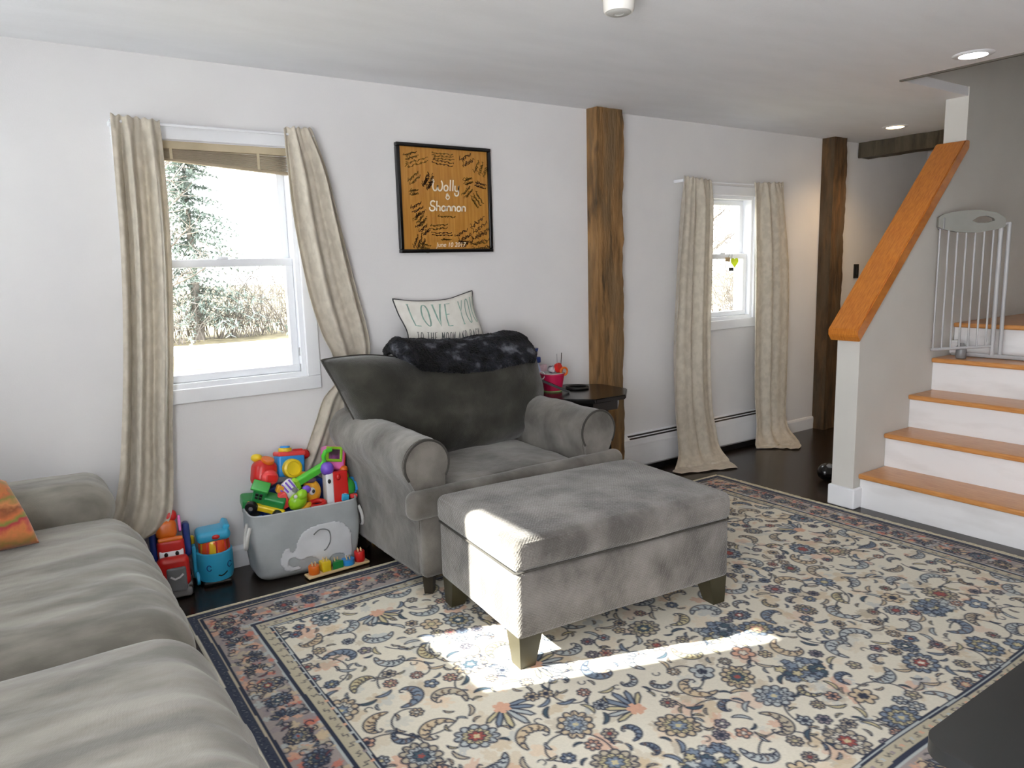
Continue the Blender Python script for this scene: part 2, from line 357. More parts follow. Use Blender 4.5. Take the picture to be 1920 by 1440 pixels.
def window(name, w, back=False):
    x0, x1, z0, z1 = w
    root = None
    bm = nb(); c = .066
    rbox(bm, ((x0+x1)/2, -.009, z1+c/2), (x1-x0+2*c, .022, c), .005); rbox(bm, ((x0+x1)/2, -.009, z0-c/2), (x1-x0+2*c, .022, c), .005)
    for s, xx in ((-1, x0-c/2), (1, x1+c/2)): rbox(bm, (xx, -.009, (z0+z1)/2), (c, .022, z1-z0), .005)
    root = struct(name, bm, TRIM)
    bm = nb()
    for b in ((x0, x1, .0, .149, z0, z0+.022), (x0, x1, .0, .149, z1-.022, z1), (x0, x0+.02, .0, .149, z0+.022, z1-.022), (x1-.02, x1, .0, .149, z0+.022, z1-.022)): box(bm, *b)
    add('jamb', bm, VINYL, root, smooth=False)
    zm = (z0+z1)/2+.015
    for nm, a, b, yy in (('lower_sash', z0+.022, zm+.018, .05), ('upper_sash', zm-.018, z1-.022, .09)):
        bm = nb(); s = .036; xa, xb = x0+.02, x1-.02
        rbox(bm, ((xa+xb)/2, yy, a+s/2), (xb-xa, .034, s), .005); rbox(bm, ((xa+xb)/2, yy, b-s/2), (xb-xa, .034, s), .005)
        rbox(bm, (xa+s/2, yy, (a+b)/2), (s, .032, b-a-2*s+.004), .004); rbox(bm, (xb-s/2, yy, (a+b)/2), (s, .032, b-a-2*s+.004), .004)
        o = add(nm, bm, VINYL, root)
        add('pane', box(nb(), xa+s-.003, xb-s+.003, yy-.002, yy+.002, a+s-.003, b-s+.003), GLASS, o, smooth=False)
    bm = nb(); rbox(bm, ((x0+x1)/2, .03, zm+.022), (.05, .02, .012), .004); add('sash_lock', bm, VINYL, root)
    return root
w1 = window('window_1', W1); w2 = window('window_2', W2)
for zz in (.925, 1.005):
    bm = nb(); rbox(bm, (1.163, .018, zz), (.006, .008, .04), .002); add('latch_clip', bm, GREYM, w1)
# left wall window, out of the picture but letting the sun in
bm = nb(); c = .07
for b in ((-.862, -.84, W3[0]-c, W3[1]+c, W3[3], W3[3]+c), (-.862, -.84, W3[0]-c, W3[1]+c, W3[2]-c, W3[2]), (-.862, -.84, W3[0]-c, W3[0], W3[2], W3[3]), (-.862, -.84, W3[1], W3[1]+c, W3[2], W3[3])): box(bm, *b)
w3 = struct('window_3', bm, TRIM, smooth=False)
add('pane', box(nb(), -.905, -.901, W3[0], W3[1], W3[2], W3[3]), GLASS, w3, smooth=False)

# ------------------------------------------------------------------ staircase
st = empty('staircase', (3.85, -1.8, 0), 'white-painted staircase with orange oak treads rising behind the baby gate', 'staircase')
XS, RUN, RIS = 3.81, .2437, .195
for n in range(5):
    x = XS+n*RUN; z = (n+1)*RIS
    bm = nb(); depth = RUN+.04 if n < 4 else 1.5
    rbox(bm, (x+depth/2, -1.888, z-.014), (depth, 1.105, .028), .009); add('tread', bm, OAK, st)
    bm = nb(); box(bm, x+.025, x+.045, -2.44, YW-.002, n*RIS, z-.028); add('riser', bm, RISER, st, smooth=False)
bm = nb(); prism(bm, [(3.86, 0), (6.3, 0), (6.3, .94), (4.85, .94), (4.85, .74), (4.6, .74), (4.6, .55), (4.35, .55), (4.35, .35), (4.1, .35), (4.1, .15), (3.86, .15)], 'y', -2.45, -2.42)
add('stringer', bm, TRIM, st, smooth=False)
bm = nb(); ang = math.atan2(2.003-.956, 4.784-3.756); Lc = 1.0285/math.cos(ang)
dx, dz = math.cos(ang), math.sin(ang); th = .046
A = Vector((3.728, 0, .930)); B = Vector((4.784, 0, 2.003))
poly = [(A.x, A.z), (B.x+.012, B.z+.012), (B.x+.012-.012, B.z+.012+.05), (4.735, 2.02), (A.x-.028, A.z+.062), (A.x-.028, A.z+.025)]
prism(bm, [(3.735, .938), (4.796, 2.004), (4.796, 2.052), (4.745, 2.046), (3.708, 1.005), (3.708, .972)], 'y', YW-.022, YW+.15)
bmesh.ops.bevel(bm, geom=bm.edges[:], offset=.005, segments=2, affect='EDGES')
add('handrail_cap', bm, OAKR, label='sloping orange oak cap board on top of the white half wall beside the stairs', cat='handrail')

# ------------------------------------------------------------------ timbers
def hewn(bm, x0, x1, y0, y1, z0, z1, nz=90, amp=.011, seed=0, ax='z'):
    pr = []
    nx = 8
    for i in range(nx): pr.append((x0+(x1-x0)*i/nx, y1))
    for i in range(5): pr.append((x1, y1+(y0-y1)*i/5))
    for i in range(nx): pr.append((x1+(x0-x1)*i/nx, y0))
    for i in range(5): pr.append((x0, y0+(y1-y0)*i/5))
    n = len(pr); vs = []
    cx, cy = (x0+x1)/2, (y0+y1)/2
    for k in range(nz+1):
        z = z0+(z1-z0)*k/nz
        for (x, y) in pr:
            d = Vector((x-cx, y-cy, 0)).normalized()
            a = amp*(noise.noise(Vector((x*9, y*9, z*5+seed)))*1.3+noise.noise(Vector((x*26, y*26, z*17+seed)))*.6)-amp*.4
            if y > -.012 and ax == 'z': p = (x, y, z)
            else: p = (x+d.x*a, min(y+d.y*a, -.001) if ax == 'z' else y+d.y*a, z)
            vs.append(p)
    fs = [(k*n+i, k*n+(i+1) % n, (k+1)*n+(i+1) % n, (k+1)*n+i) for k in range(nz) for i in range(n)]
    fs += [tuple(range(n)), tuple(nz*n+i for i in range(n))]
    addgeo(bm, vs, fs); return bm
add('timber_post', hewn(nb(), 2.995, 3.213, -.092, -.002, 0, HC, seed=3), TIMB, label='rough hewn brown timber post against the wall behind the black side table', cat='post', ang=60)
add('timber_post', hewn(nb(), 5.392, 5.572, -.107, -.002, 0, HC, seed=11), TIMBD, label='darker rough hewn timber post on the far wall beyond the small window', cat='post', ang=60)
bm = hewn(nb(), -.075, .075, -.06, .06, 0, 1.27, 40, .005, 5, 'b')
bm.transform(Matrix.Translation((5.955, -.01, HC-.061)) @ Matrix.Rotation(PI/2, 4, 'X'))
add('ceiling_beam', bm, TIMBG, label='greyish timber beam along the ceiling past the far post', cat='beam', ang=60)

# ------------------------------------------------------------------ ceiling fixtures
def downlight(x, y, label, col, energy, ec):
    t = empty('recessed_light', (x, y, HC), label, 'ceiling light', 'recessed ceiling lights')
    bm = nb(); lathe(bm, [(.056, -.001), (.060, -.008), (.082, -.006), (.088, -.0005)], (x, y, HC), 36); add('trim_ring', bm, TRIM, t)
    em = M('lamp_'+ec, col, col, 3, emit=9); bm = nb(); lathe(bm, [(.001, -.012), (.03, -.0115), (.052, -.009), (.0575, -.004)], (x, y, HC), 36); add('lens', bm, em, t)
    ld = bpy.data.lights.new('bulb', 'SPOT'); lo = bpy.data.objects.new('bulb', ld); COL.objects.link(lo); lo.parent = t; lo.location = (0, 0, -.03)
    ld.energy = energy; ld.color = lin(col); ld.spot_size = 2.4; ld.spot_blend = .8; ld.shadow_soft_size = .06
downlight(3.842, -1.777, 'bright cool white recessed light in the ceiling near the stairwell opening', (255, 255, 255), 2.5, 'cool')
downlight(5.405, -.566, 'small warm recessed light in the ceiling near the far timber post', (255, 214, 160), 11, 'warm')
t = empty('smoke_detector', (1.867, -1.512, HC), 'round white smoke detector on the ceiling at the top of the picture', 'smoke detector')
bm = nb(); lathe(bm, [(.058, 0), (.058, -.012), (.0545, -.014), (.053, -.05), (.048, -.058), (.044, -.0585)], (1.867, -1.512, HC), 36); add('body', bm, M('offwhite_plastic', (232, 230, 224), (226, 224, 218), 5, rough=.4), t)
bm = nb(); lathe(bm, [(.043, -.0585), (.038, -.062), (.018, -.063), (.016, -.061), (.002, -.061)], (1.867, -1.512, HC), 36); add('cover', bm, M('grey_plastic', (188, 188, 184), (178, 178, 174), 5, rough=.4), t)

# ------------------------------------------------------------------ baseboard heater
t = empty('baseboard_heater', (3.9, -.03, 0), 'long white baseboard heater under the small window', 'heater')
bm = nb(); prism(bm, [(0, .262), (-.03, .262), (-.066, .236), (-.068, .20), (-.066, .19), (-.066, .055), (-.052, .04), (0, .04)], 'x', 3.232, 4.87); add('cover', bm, TRIM, t, smooth=False)
for k, (ya, za, yb, zb) in enumerate(((-.0365, .2585, -.047, .251), (-.0545, .2455, -.0645, .238))):
    bm = nb(); prism(bm, [(ya, za), (yb, zb), (yb-.001, zb+.0012), (ya-.001, za+.0012)], 'x', 3.29, 4.84); add('louver_slot', bm, MATTEBLACK, t, smooth=False)
for x in (3.2265, 4.8755):
    bm = nb(); rbox(bm, (x, -.035, .151), (.012, .071, .224), .004); add('end_cap', bm, TRIM, t)
bm = nb(); box(bm, 3.24, 4.86, -.05, 0, .0, .04); add('fin_tube', bm, MATTEBLACK, t, smooth=False)

# ------------------------------------------------------------------ switch and small frame on the far wall
t = empty('light_switch', (5.938, -.003, 1.27), 'black light switch plate on the far wall beyond the dark post', 'light switch')
bm = nb(); rbox(bm, (5.938, -.0035, 1.27), (.072, .007, .118), .003); add('plate', bm, MATTEBLACK, t)
bm = nb(); rbox(bm, (5.938, -.009, 1.27), (.033, .006, .066), .002); add('rocker', bm, BLACK, t)
t = empty('wall_frame', (7.0, -.02, 2.0), 'black-topped frame with a grey and white picture, half hidden behind the oak cap board', 'picture frame')
X = 6.985
bm = nb(); box(bm, X, 7.0, -.30, .0, 1.74, 2.14); add('mat_board', bm, M('grey_print', (150, 156, 160), (40, 44, 52), 9, lo=.4, hi=.6, rough=.5), t, smooth=False)
bm = nb(); box(bm, X-.012, 7.0, -.32, -.0, 2.10, 2.16); box(bm, X-.012, 7.0, -.32, -.13, 1.7, 2.1); add('frame', bm, MATTEBLACK, t, smooth=False)
bm = nb(); box(bm, X-.012, 7.0, -.032, -.002, 1.72, 2.1); add('side_strip', bm, GREYM, t, smooth=False)
bm = nb(); box(bm, X-.014, 7.0, -.085, -.034, 1.76, 1.84); add('white_card', bm, TRIM, t, smooth=False)

# ------------------------------------------------------------------ rug, its woven pattern stored per vertex
def rug_pattern(Wd, Hd, res):
    rs = np.random.RandomState(5); nx, ny = int(Wd/res), int(Hd/res)
    C = lambda *c: np.array(lin(c), dtype=np.float32)
    CRE, NAV, STE, PAL, TAN, BEI, SAL, RUS, TEA, MAU, OLI = C(222, 216, 199), C(44, 52, 72), C(126, 140, 156), C(182, 188, 188), C(206, 186, 154), C(188, 176, 154), C(214, 168, 142), C(158, 84, 76), C(70, 92, 104), C(152, 142, 144), C(200, 188, 148)
    img = np.empty((ny, nx, 3), np.float32); img[:] = CRE
    def win(x0, x1, y0, y1):
        i0, i1 = max(0, int(x0/res)-1), min(nx, int(x1/res)+2); j0, j1 = max(0, int(y0/res)-1), min(ny, int(y1/res)+2)
        if i1 <= i0 or j1 <= j0: return None
        X, Y = np.meshgrid((np.arange(i0, i1)+.5)*res, (np.arange(j0, j1)+.5)*res); return i0, i1, j0, j1, X, Y
    def put(w, a, c):
        i0, i1, j0, j1 = w[:4]; a = a[..., None].astype(np.float32); img[j0:j1, i0:i1] = img[j0:j1, i0:i1]*(1-a)+c*a
    def fill(P, c, al=1.):
        P = np.asarray(P); w = win(P[:, 0].min(), P[:, 0].max(), P[:, 1].min(), P[:, 1].max())
        if w is None: return
        X, Y = w[4], w[5]; ins = np.zeros(X.shape, bool); Q = np.roll(P, -1, 0)
        for (xa, ya), (xb, yb) in zip(P, Q):
            if ya == yb: continue
            cnd = ((ya > Y) != (yb > Y)) & (X < (xb-xa)*(Y-ya)/(yb-ya)+xa); ins ^= cnd
        put(w, ins*al, c)
    def line(P, th, c, closed=False):
        P = np.asarray(P)
        if closed: P = np.vstack([P, P[:1]])
        w = win(P[:, 0].min()-th, P[:, 0].max()+th, P[:, 1].min()-th, P[:, 1].max()+th)
        if w is None: return
        X, Y = w[4], w[5]; D = np.full(X.shape, 9., np.float32)
        for a, b in zip(P, P[1:]):
            d = b-a; q = d@d+1e-12; t = np.clip(((X-a[0])*d[0]+(Y-a[1])*d[1])/q, 0, 1)
            D = np.minimum(D, np.hypot(X-a[0]-t*d[0], Y-a[1]-t*d[1]))
        put(w, np.clip((th/2-D)/res+.5, 0, 1), c)
    def T(P, x, y, s, a, fl=1):
        P = np.asarray(P, float)*[1, fl]; c, k = math.cos(a), math.sin(a)
        return np.stack([x+s*(P[:, 0]*c-P[:, 1]*k), y+s*(P[:, 0]*k+P[:, 1]*c)], 1)
    def petals(n, r0, r1, ex=1., ph=0, m=8):
        t = np.arange(n*m)/(n*m)*2*PI; r = r0+(r1-r0)*np.abs(np.sin(n*t/2+ph))**.7
        return np.stack([r*np.cos(t), r*np.sin(t)*ex], 1)
    ch = lambda *a: a[rs.randint(len(a))]
    LN = .0062
    def palmette(x, y, s, a):
        c1, c2, c3 = ch(STE, PAL, BEI, TAN), ch(CRE, PAL, OLI), ch(STE, TEA, SAL, RUS)
        p = T(petals(11, .78, 1.05, .82), x, y, s, a); fill(p, c1); line(p, LN, NAV, True)
        p = T(petals(9, .55, .72, .82), x, y, s, a); fill(p, c2); line(p, LN*.8, NAV, True)
        p = T(petals(7, .3, .45, .85), x, y, s, a); fill(p, c3); line(p, LN*.8, NAV, True)
        for k in range(9):
            t = k*2*PI/9+.3; line(T([(.5*math.cos(t), .42*math.sin(t)), (.95*math.cos(t), .8*math.sin(t))], x, y, s, a), LN*.6, NAV)
        fill(T(petals(8, .1, .17), x, y, s, a), ch(CRE, RUS, OLI))
    def feather(x, y, s, a, fl):
        n = 7; m = 40; q = rs.uniform(2.3, 3.9); sp = []; t = np.linspace(0, 1, m)
        th = t*q; r = 1-.62*t**1.3; c0 = np.stack([r*np.cos(th), r*np.sin(th)], 1)+np.array([-.25, -.3])
        d = np.gradient(c0, axis=0); d /= np.hypot(d[:, 0], d[:, 1])[:, None]; nn = np.stack([-d[:, 1], d[:, 0]], 1)
        w = .40*np.sin(PI*np.clip(t*.96+.03, 0, 1))**.75
        out = c0-nn*(w*.30)[:, None]; inn = c0+nn*(w*(.74+.26*np.abs(np.sin(n*PI*t))))[:, None]
        P = T(np.vstack([out, inn[::-1]]), x, y, s, a, fl); fill(P, ch(PAL, STE, BEI, TAN, PAL, PAL, OLI)); line(P, LN, NAV, True)
        for i in range(1, n):
            k = int((i-.1)/n*(m-1)); c = c0[k]; line(T([c+nn[k]*w[k]*.05-d[k]*.04, c+nn[k]*w[k]*.35+d[k]*.05, c+nn[k]*w[k]*.62-d[k]*.02], x, y, s, a, fl), LN*1.05, ch(NAV, NAV, C(96, 78, 70)))
        k = c0[-1]; line(T([k, k+d[-1]*.12, k+d[-1]*.2+nn[-1]*.14, k+d[-1]*.1+nn[-1]*.22], x, y, s, a, fl), LN, NAV)
    def rosette(x, y, s, a):
        n = ch(5, 6, 7, 8); p = T(petals(n, .62, 1.05), x, y, s, a); fill(p, ch(STE, PAL, TAN, SAL, MAU, BEI)); line(p, LN, NAV, True)
        fill(T(petals(n, .2, .4), x, y, s, a), ch(OLI, RUS, CRE, NAV)); line(T(petals(n, .3, .42), x, y, s, a), LN*.7, NAV, True)
    def leaf(x, y, s, a, col=None):
        t = np.linspace(0, PI, 12); P = np.vstack([np.stack([-np.cos(t), .38*np.sin(t)+.25*np.sin(t)**2], 1), np.stack([np.cos(t), -.1*np.sin(t)+.25*np.sin(t)**2], 1)])
        P = T(P, x, y, s, a, ch(1, -1)); fill(P, col if col is not None else ch(STE, PAL, TAN, BEI, TEA, OLI)); line(P, LN*.85, NAV, True)
    def fluffy(x, y, s, a):
        for k in range(46):
            r = math.sqrt(rs.rand())*s; t = rs.rand()*2*PI; q = x+r*math.cos(t), y+.75*r*math.sin(t)
            p = T(petals(5, .6, 1.), q[0], q[1], .016+.006*rs.rand(), t); fill(p, ch(STE, STE, OLI, PAL, TEA)); line(p, LN*.7, NAV, True)
    def palm(x, y, s, a):
        for k in range(7):
            b = a+(k-3)*.42; L = s*(1.15-.09*abs(k-3)); e = [(0, 0), (.35, .08), (.75, .12), (1, .04)]; e2 = [(1, .04), (.9, -.06), (.5, -.08), (0, 0)]
            P = T(e+e2, x, y, L, b, 1 if k > 3 else -1); fill(P, ch(STE, PAL, OLI)); line(P, LN, NAV, True)
        fill(T(petals(6, .2, .3), x, y, s, a), SAL)
    def vine(x, y, s, a, fl):
        t = np.linspace(0, 1, 40); r = (1-t)**.8*.9+.1; th = t*4.6; P = np.stack([r*np.cos(th), r*np.sin(th)], 1); P = T(P, x, y, s, a, fl); line(P, LN, NAV)
        for k in (4, 10, 16, 23): leaf(P[k, 0]+.012, P[k, 1], .018, a+k)
        rosette(P[-1, 0], P[-1, 1], .022, a)
    # field ground washes
    for k in range(900):
        x, y = rs.rand()*Wd, rs.rand()*Hd; fill(T(petals(ch(4, 5, 6, 7), .5, 1., rs.uniform(.4, .9)), x, y, rs.uniform(.02, .06), rs.rand()*6), ch(TAN, BEI, PAL, SAL, TAN, C(226, 204, 176)), rs.uniform(.3, .75))
    fx0, fx1, fy0, fy1 = .27, Wd-.27, .30, Hd-.30
    pts = []
    def place(rad, n, f):
        for _ in range(n):
            x, y = rs.uniform(fx0, fx1), rs.uniform(fy0, fy1)
            if all((x-p[0])**2+(y-p[1])**2 > ((rad+p[2])*.86)**2 for p in pts): pts.append((x, y, rad)); f(x, y)
    ra = lambda: rs.rand()*2*PI
    place(.12, 160, lambda x, y: vine(x, y, .135, ra(), ch(1, -1)))
    pts = [(p[0], p[1], .04) for p in pts]
    place(.15, 110, lambda x, y: fluffy(x, y, .085, 0) if rs.rand() < .4 else palm(x, y, .105, ra()))
    pts = [(p[0], p[1], min(p[2], .09)) for p in pts]
    place(.075, 1500, lambda x, y: feather(x, y, .075, ra(), ch(1, -1)) if rs.rand() < .68 else palmette(x, y, .066, ra()))
    place(.05, 1400, lambda x, y: palmette(x, y, .045, ra()) if rs.rand() < .3 else feather(x, y, .046, ra(), ch(1, -1)) if rs.rand() < .6 else rosette(x, y, .042, ra()))
    place(.027, 5000, lambda x, y: rosette(x, y, .024, ra()) if rs.rand() < .5 else leaf(x, y, .030, ra()))
    place(.017, 7000, lambda x, y: leaf(x, y, .017, ra()) if rs.rand() < .75 else line(T(arc(0, 0, 1, 1, 0, 230, 8), x, y, .012, ra()), LN*.8, NAV))
    # borders (distances measured in from the edge)
    X, Y = np.meshgrid((np.arange(nx)+.5)*res, (np.arange(ny)+.5)*res)
    wob = .005*np.sin(X*7.)+.004*np.sin(Y*9.+1)
    dE = np.minimum(np.minimum(X, Wd-X), np.minimum(Y, Hd-Y)*.9)+wob*.6
    def band(a, b, c): img[(dE >= a) & (dE < b)] = c
    band(0, .27, BEI); band(0, .012, CRE); band(.012, .045, C(60, 66, 84)); band(.045, .052, BEI); band(.052, .062, NAV); band(.062, .20, MAU*.75+BEI*.25); band(.20, .207, PAL)
    band(.207, .222, NAV); band(.222, .26, C(188, 179, 156)); band(.26, .266, NAV); band(.266, .271, PAL); band(.271, .277, NAV)
    def along(d, step, f, jit=0):
        for i in range(int((Wd-2*d)/step)+1):
            for yy in (d/.9, Hd-d/.9): f(d+i*step+rs.uniform(-jit, jit), yy+rs.uniform(-jit, jit))
        for i in range(1, int((Hd-2*d)/step)):
            for xx in (d, Wd-d): f(xx+rs.uniform(-jit, jit), d+i*step+rs.uniform(-jit, jit))
    along(.029, .021, lambda x, y: (leaf(x, y, .011, ra(), PAL)))
    for k in range(1500):
        s = rs.randint(4); t = rs.rand(); d = rs.uniform(.07, .192)
        x, y = ((t*Wd, d/.9), (t*Wd, Hd-d/.9), (d, t*Hd), (Wd-d, t*Hd))[s]
        if min(x, Wd-x, y*.9, (Hd-y)*.9) < .068: continue
        fill(T(petals(ch(4, 5, 6), .5, 1., .7), x, y, rs.uniform(.015, .03), ra()), ch(SAL, TAN, PAL, C(205, 120, 100), MAU, BEI), .8)
    along(.131, .115, lambda x, y: palmette(x, y, .043, ra()) if rs.rand() < .6 else palm(x, y, .05, ra()), .012)
    along(.131, .028, lambda x, y: leaf(x, y, .016, ra(), ch(SAL, PAL, RUS, STE, TAN)), .05)
    along(.10, .034, lambda x, y: line(T(arc(0, 0, 1, 1, 0, 240, 8), x, y, .013, ra()), LN*.9, NAV), .028)
    along(.165, .034, lambda x, y: line(T(arc(0, 0, 1, 1, 0, 240, 8), x, y, .013, ra()), LN*.9, NAV), .02)
    along(.241, .052, lambda x, y: (line(T([(-1, -.5), (-.4, .5), (.4, -.5), (1, .5)], x, y, .012, ra()), LN*.6, NAV), fill(T(petals(4, .5, 1.), x+.02, y, .008, 0), ch(SAL, MAU, PAL))))
    for a, b, c in ((.052, .062, NAV), (.207, .222, NAV)): band(a, b, c)
    img *= .90*(1+.08*(rs.rand(ny, nx, 1).astype(np.float32)-.5))
    return img
RX0, RX1, RY0, RY1 = .460, 3.70, -2.84, -.438
def build_rug():
    res = .0043; Wd, Hd = RX1-RX0, RY0*-1+RY1
    img = rug_pattern(Wd, Hd, res); ny, nx = img.shape[:2]
    xs = RX0+np.arange(nx)/(nx-1)*Wd; ys = RY1-np.arange(ny)/(ny-1)*Hd
    X, Y = np.meshgrid(xs, ys); v = (RY1-Y)/Hd; u = (X-RX0)/Wd
    Z = .009+.004*np.clip((v-.7)*3, 0, 1)*np.sin(X*8+1.5*np.sin(Y*5))
    Yo = Y-.012*np.sin(X*5.5)*np.clip((v-.75)*4, 0, 1)
    # rounded-down edges
    eb = np.minimum(np.minimum(X-RX0, RX1-X), np.minimum(RY1-Y, Y-RY0)); Z = np.where(eb < .002, .001, Z)
    co = np.stack([X, Yo, Z], -1).reshape(-1, 3).astype(np.float32)
    idx = np.arange(nx*ny).reshape(ny, nx); q = np.stack([idx[:-1, :-1], idx[1:, :-1], idx[1:, 1:], idx[:-1, 1:]], -1).reshape(-1, 4).astype(np.int32)
    me = bpy.data.meshes.new('area_rug'); me.vertices.add(len(co)); me.vertices.foreach_set('co', co.ravel())
    me.loops.add(q.size); me.loops.foreach_set('vertex_index', q.ravel()); me.polygons.add(len(q)); me.polygons.foreach_set('loop_start', np.arange(0, q.size, 4, dtype=np.int32))
    me.update(calc_edges=True); me.polygons.foreach_set('use_smooth', np.ones(len(q), bool))
    ca = me.color_attributes.new('pattern', 'FLOAT_COLOR', 'POINT'); ca.data.foreach_set('color', np.concatenate([img.reshape(-1, 3), np.ones((nx*ny, 1), np.float32)], 1).ravel())
    m = bpy.data.materials.new('woven_rug'); m.use_nodes = True; N = m.node_tree.nodes; L = m.node_tree.links; b = N['Principled BSDF']
    a = N.new('ShaderNodeAttribute'); a.attribute_name = 'pattern'; L.new(a.outputs['Color'], b.inputs['Base Color']); b.inputs['Roughness'].default_value = .95; b.inputs['Specular IOR Level'].default_value = .1; b.inputs['Sheen Weight'].default_value = .1
    n = N.new('ShaderNodeTexNoise'); n.inputs['Scale'].default_value = 420; tc = N.new('ShaderNodeTexCoord'); L.new(tc.outputs['Object'], n.inputs['Vector'])
    bp = N.new('ShaderNodeBump'); bp.inputs['Strength'].default_value = .3; bp.inputs['Distance'].default_value = .004; L.new(n.outputs['Fac'], bp.inputs['Height']); L.new(bp.outputs[0], b.inputs['Normal'])
    me.materials.append(m)
    o = bpy.data.objects.new('area_rug', me); COL.objects.link(o)
    o['label'] = 'large cream and navy oriental area rug with a floral border on the dark floor'; o['category'] = 'rug'
    FR = M('rug_fringe_cream', (214, 206, 182), (190, 182, 158), 60, rough=.95)
    bm = nb()
    pts = [(RX0+(RX1-RX0)*i/60, RY1+.004+.002*math.sin(i*.7), .006) for i in range(61)]; tube(bm, pts, .0065, 8)
    add('edge_binding', bm, FR, o)
    bm = nb(); rr = random.Random(3); y = RY1; vs = []
    n = 150
    for i in range(n):
        y0 = RY1+(RY0-RY1)*i/n; y1 = RY1+(RY0-RY1)*(i+1)/n; e = RX1+.034+.007*rr.random()
        addgeo(bm, [(RX1-.002, y0, .010), (RX1-.002, y1, .010), (e, y1+.001, .003), (e, y0-.001, .003), (RX1-.002, y0, .001), (RX1-.002, y1, .001), (e, y1+.001, .0005), (e, y0-.001, .0005)],
               [(0, 1, 2, 3), (7, 6, 5, 4), (2, 6, 7, 3), (0, 4, 5, 1), (0, 3, 7, 4), (1, 5, 6, 2)])
    add('fringe', bm, FR, o, smooth=False, kind='stuff')
build_rug()

# ------------------------------------------------------------------ curtains
def curtain(rows, label, folds=5, amp=.03, nu=90, nv=110, seed=0, header=.05, group='taupe curtain panels'):
    """rows from top to bottom: (left point, right point, fold scale)"""
    Ls = [r[0] for r in rows]; Rs = [r[1] for r in rows]; As = [(r[2], 0, 0) for r in rows]
    vs = []
    for j in range(nv+1):
        t = j/nv; l = _pa(Ls, t); r = _pa(Rs, t); a = _pa(As, t).x*amp
        d = (r-l); dn = Vector((d.x, d.y, 0)).normalized(); nrm = Vector((dn.y, -dn.x, 0))
        for i in range(nu+1):
            u = i/nu; uu = u+.05*math.sin(t*3+seed)*math.sin(PI*u)
            ph = 2*PI*folds*uu+seed+.25*math.sin(t*3+seed)
            w = a*(math.sin(ph)*.75+.4*math.sin(ph*1.7+t*.8+seed*2))+.005*noise.noise(Vector((u*4+seed, t*4, 0)))
            p = l.lerp(r, u)+nrm*w
            if t < header: p += nrm*.003*math.sin(u*2*PI*folds*3)+Vector((0, 0, .004*math.sin(u*2*PI*folds*2.3+seed)))
            if p.z < .02: p.z = .006+.006*abs(math.sin(ph*.5))
            vs.append(p)
    fs = [(j*(nu+1)+i, j*(nu+1)+i+1, (j+1)*(nu+1)+i+1, (j+1)*(nu+1)+i) for j in range(nv) for i in range(nu)]
    bm = nb(); addgeo(bm, vs, fs)
    o = add('curtain', bm, CURT, label=label, cat='curtain', group=group)
    m = o.modifiers.new('thick', 'SOLIDIFY'); m.thickness = .0025; m.offset = 0
    return o
curtain([((.430, -.096, 2.035), (.612, -.096, 2.025), .2), ((.425, -.085, 1.85), (.618, -.085, 1.85), 1), ((.415, -.085, 1.5), (.612, -.085, 1.5), 1.1), ((.385, -.085, 1.1), (.585, -.085, 1.1), 1.1),
         ((.345, -.085, .75), (.548, -.085, .75), 1.1), ((.305, -.085, .50), (.528, -.085, .50), 1), ((.25, -.10, .36), (.505, -.115, .37), .6), ((.18, -.09, .26), (.46, -.125, .30), .4), ((.12, -.08, .22), (.36, -.10, .255), .3)],
        'taupe curtain panel left of the big window, hanging behind the sofa arm', 2.6, .034, seed=1)
curtain([((1.128, -.096, 2.04), (1.262, -.096, 2.045), .2), ((1.14, -.08, 1.85), (1.335, -.08, 1.85), 1), ((1.155, -.08, 1.6), (1.385, -.08, 1.6), 1.1), ((1.195, -.08, 1.3), (1.445, -.08, 1.3), 1), ((1.245, -.08, 1.1), (1.485, -.075, 1.13), .9),
         ((1.30, -.065, .98), (1.505, -.06, .99), .6), ((1.325, -.045, .86), (1.47, -.045, .87), .4), ((1.25, -.04, .77), (1.42, -.04, .76), .4), ((1.205, -.035, .66), (1.38, -.035, .64), .5), ((1.14, -.035, .51), (1.33, -.035, .50), .6), ((1.03, -.035, .32), (1.30, -.035, .30), .3), ((.98, -.035, .12), (1.29, -.035, .10), .3), ((.97, -.035, .035), (1.28, -.035, .03), .3)],
        'taupe curtain panel right of the big window, swept aside behind the armchair', 2.2, .034, seed=4)
curtain([((3.735, -.098, 1.94), (4.003, -.098, 1.925), .2), ((3.715, -.095, 1.75), (4.035, -.095, 1.75), 1), ((3.67, -.1, 1.3), (4.03, -.1, 1.3), 1), ((3.64, -.1, .8), (4.03, -.1, .8), 1), ((3.65, -.105, .4), (4.05, -.105, .4), .9), ((3.66, -.11, .2), (4.08, -.12, .2), .8),
         ((3.65, -.13, .09), (4.07, -.16, .09), .7), ((3.60, -.16, .025), (4.05, -.24, .03), .5), ((3.54, -.2, .012), (4.0, -.34, .012), .3), ((3.55, -.27, .01), (3.95, -.41, .01), .2)],
        'taupe curtain panel left of the small window, pooling on the floor', 2.7, .030, seed=2)
curtain([((4.445, -.098, 1.925), (4.79, -.098, 1.94), .2), ((4.44, -.095, 1.75), (4.85, -.095, 1.75), 1), ((4.455, -.1, 1.3), (4.92, -.1, 1.3), 1), ((4.465, -.1, .8), (4.94, -.1, .8), 1), ((4.475, -.105, .4), (4.93, -.105, .4), .9), ((4.50, -.11, .2), (4.90, -.12, .2), .8),
         ((4.49, -.12, .08), (4.88, -.16, .10), .7), ((4.47, -.14, .025), (4.86, -.24, .04), .6), ((4.50, -.17, .012), (4.78, -.33, .012), .3), ((4.56, -.22, .01), (4.68, -.37, .01), .2)],
        'taupe curtain panel right of the small window, twisted at the floor', 2.7, .030, seed=7)
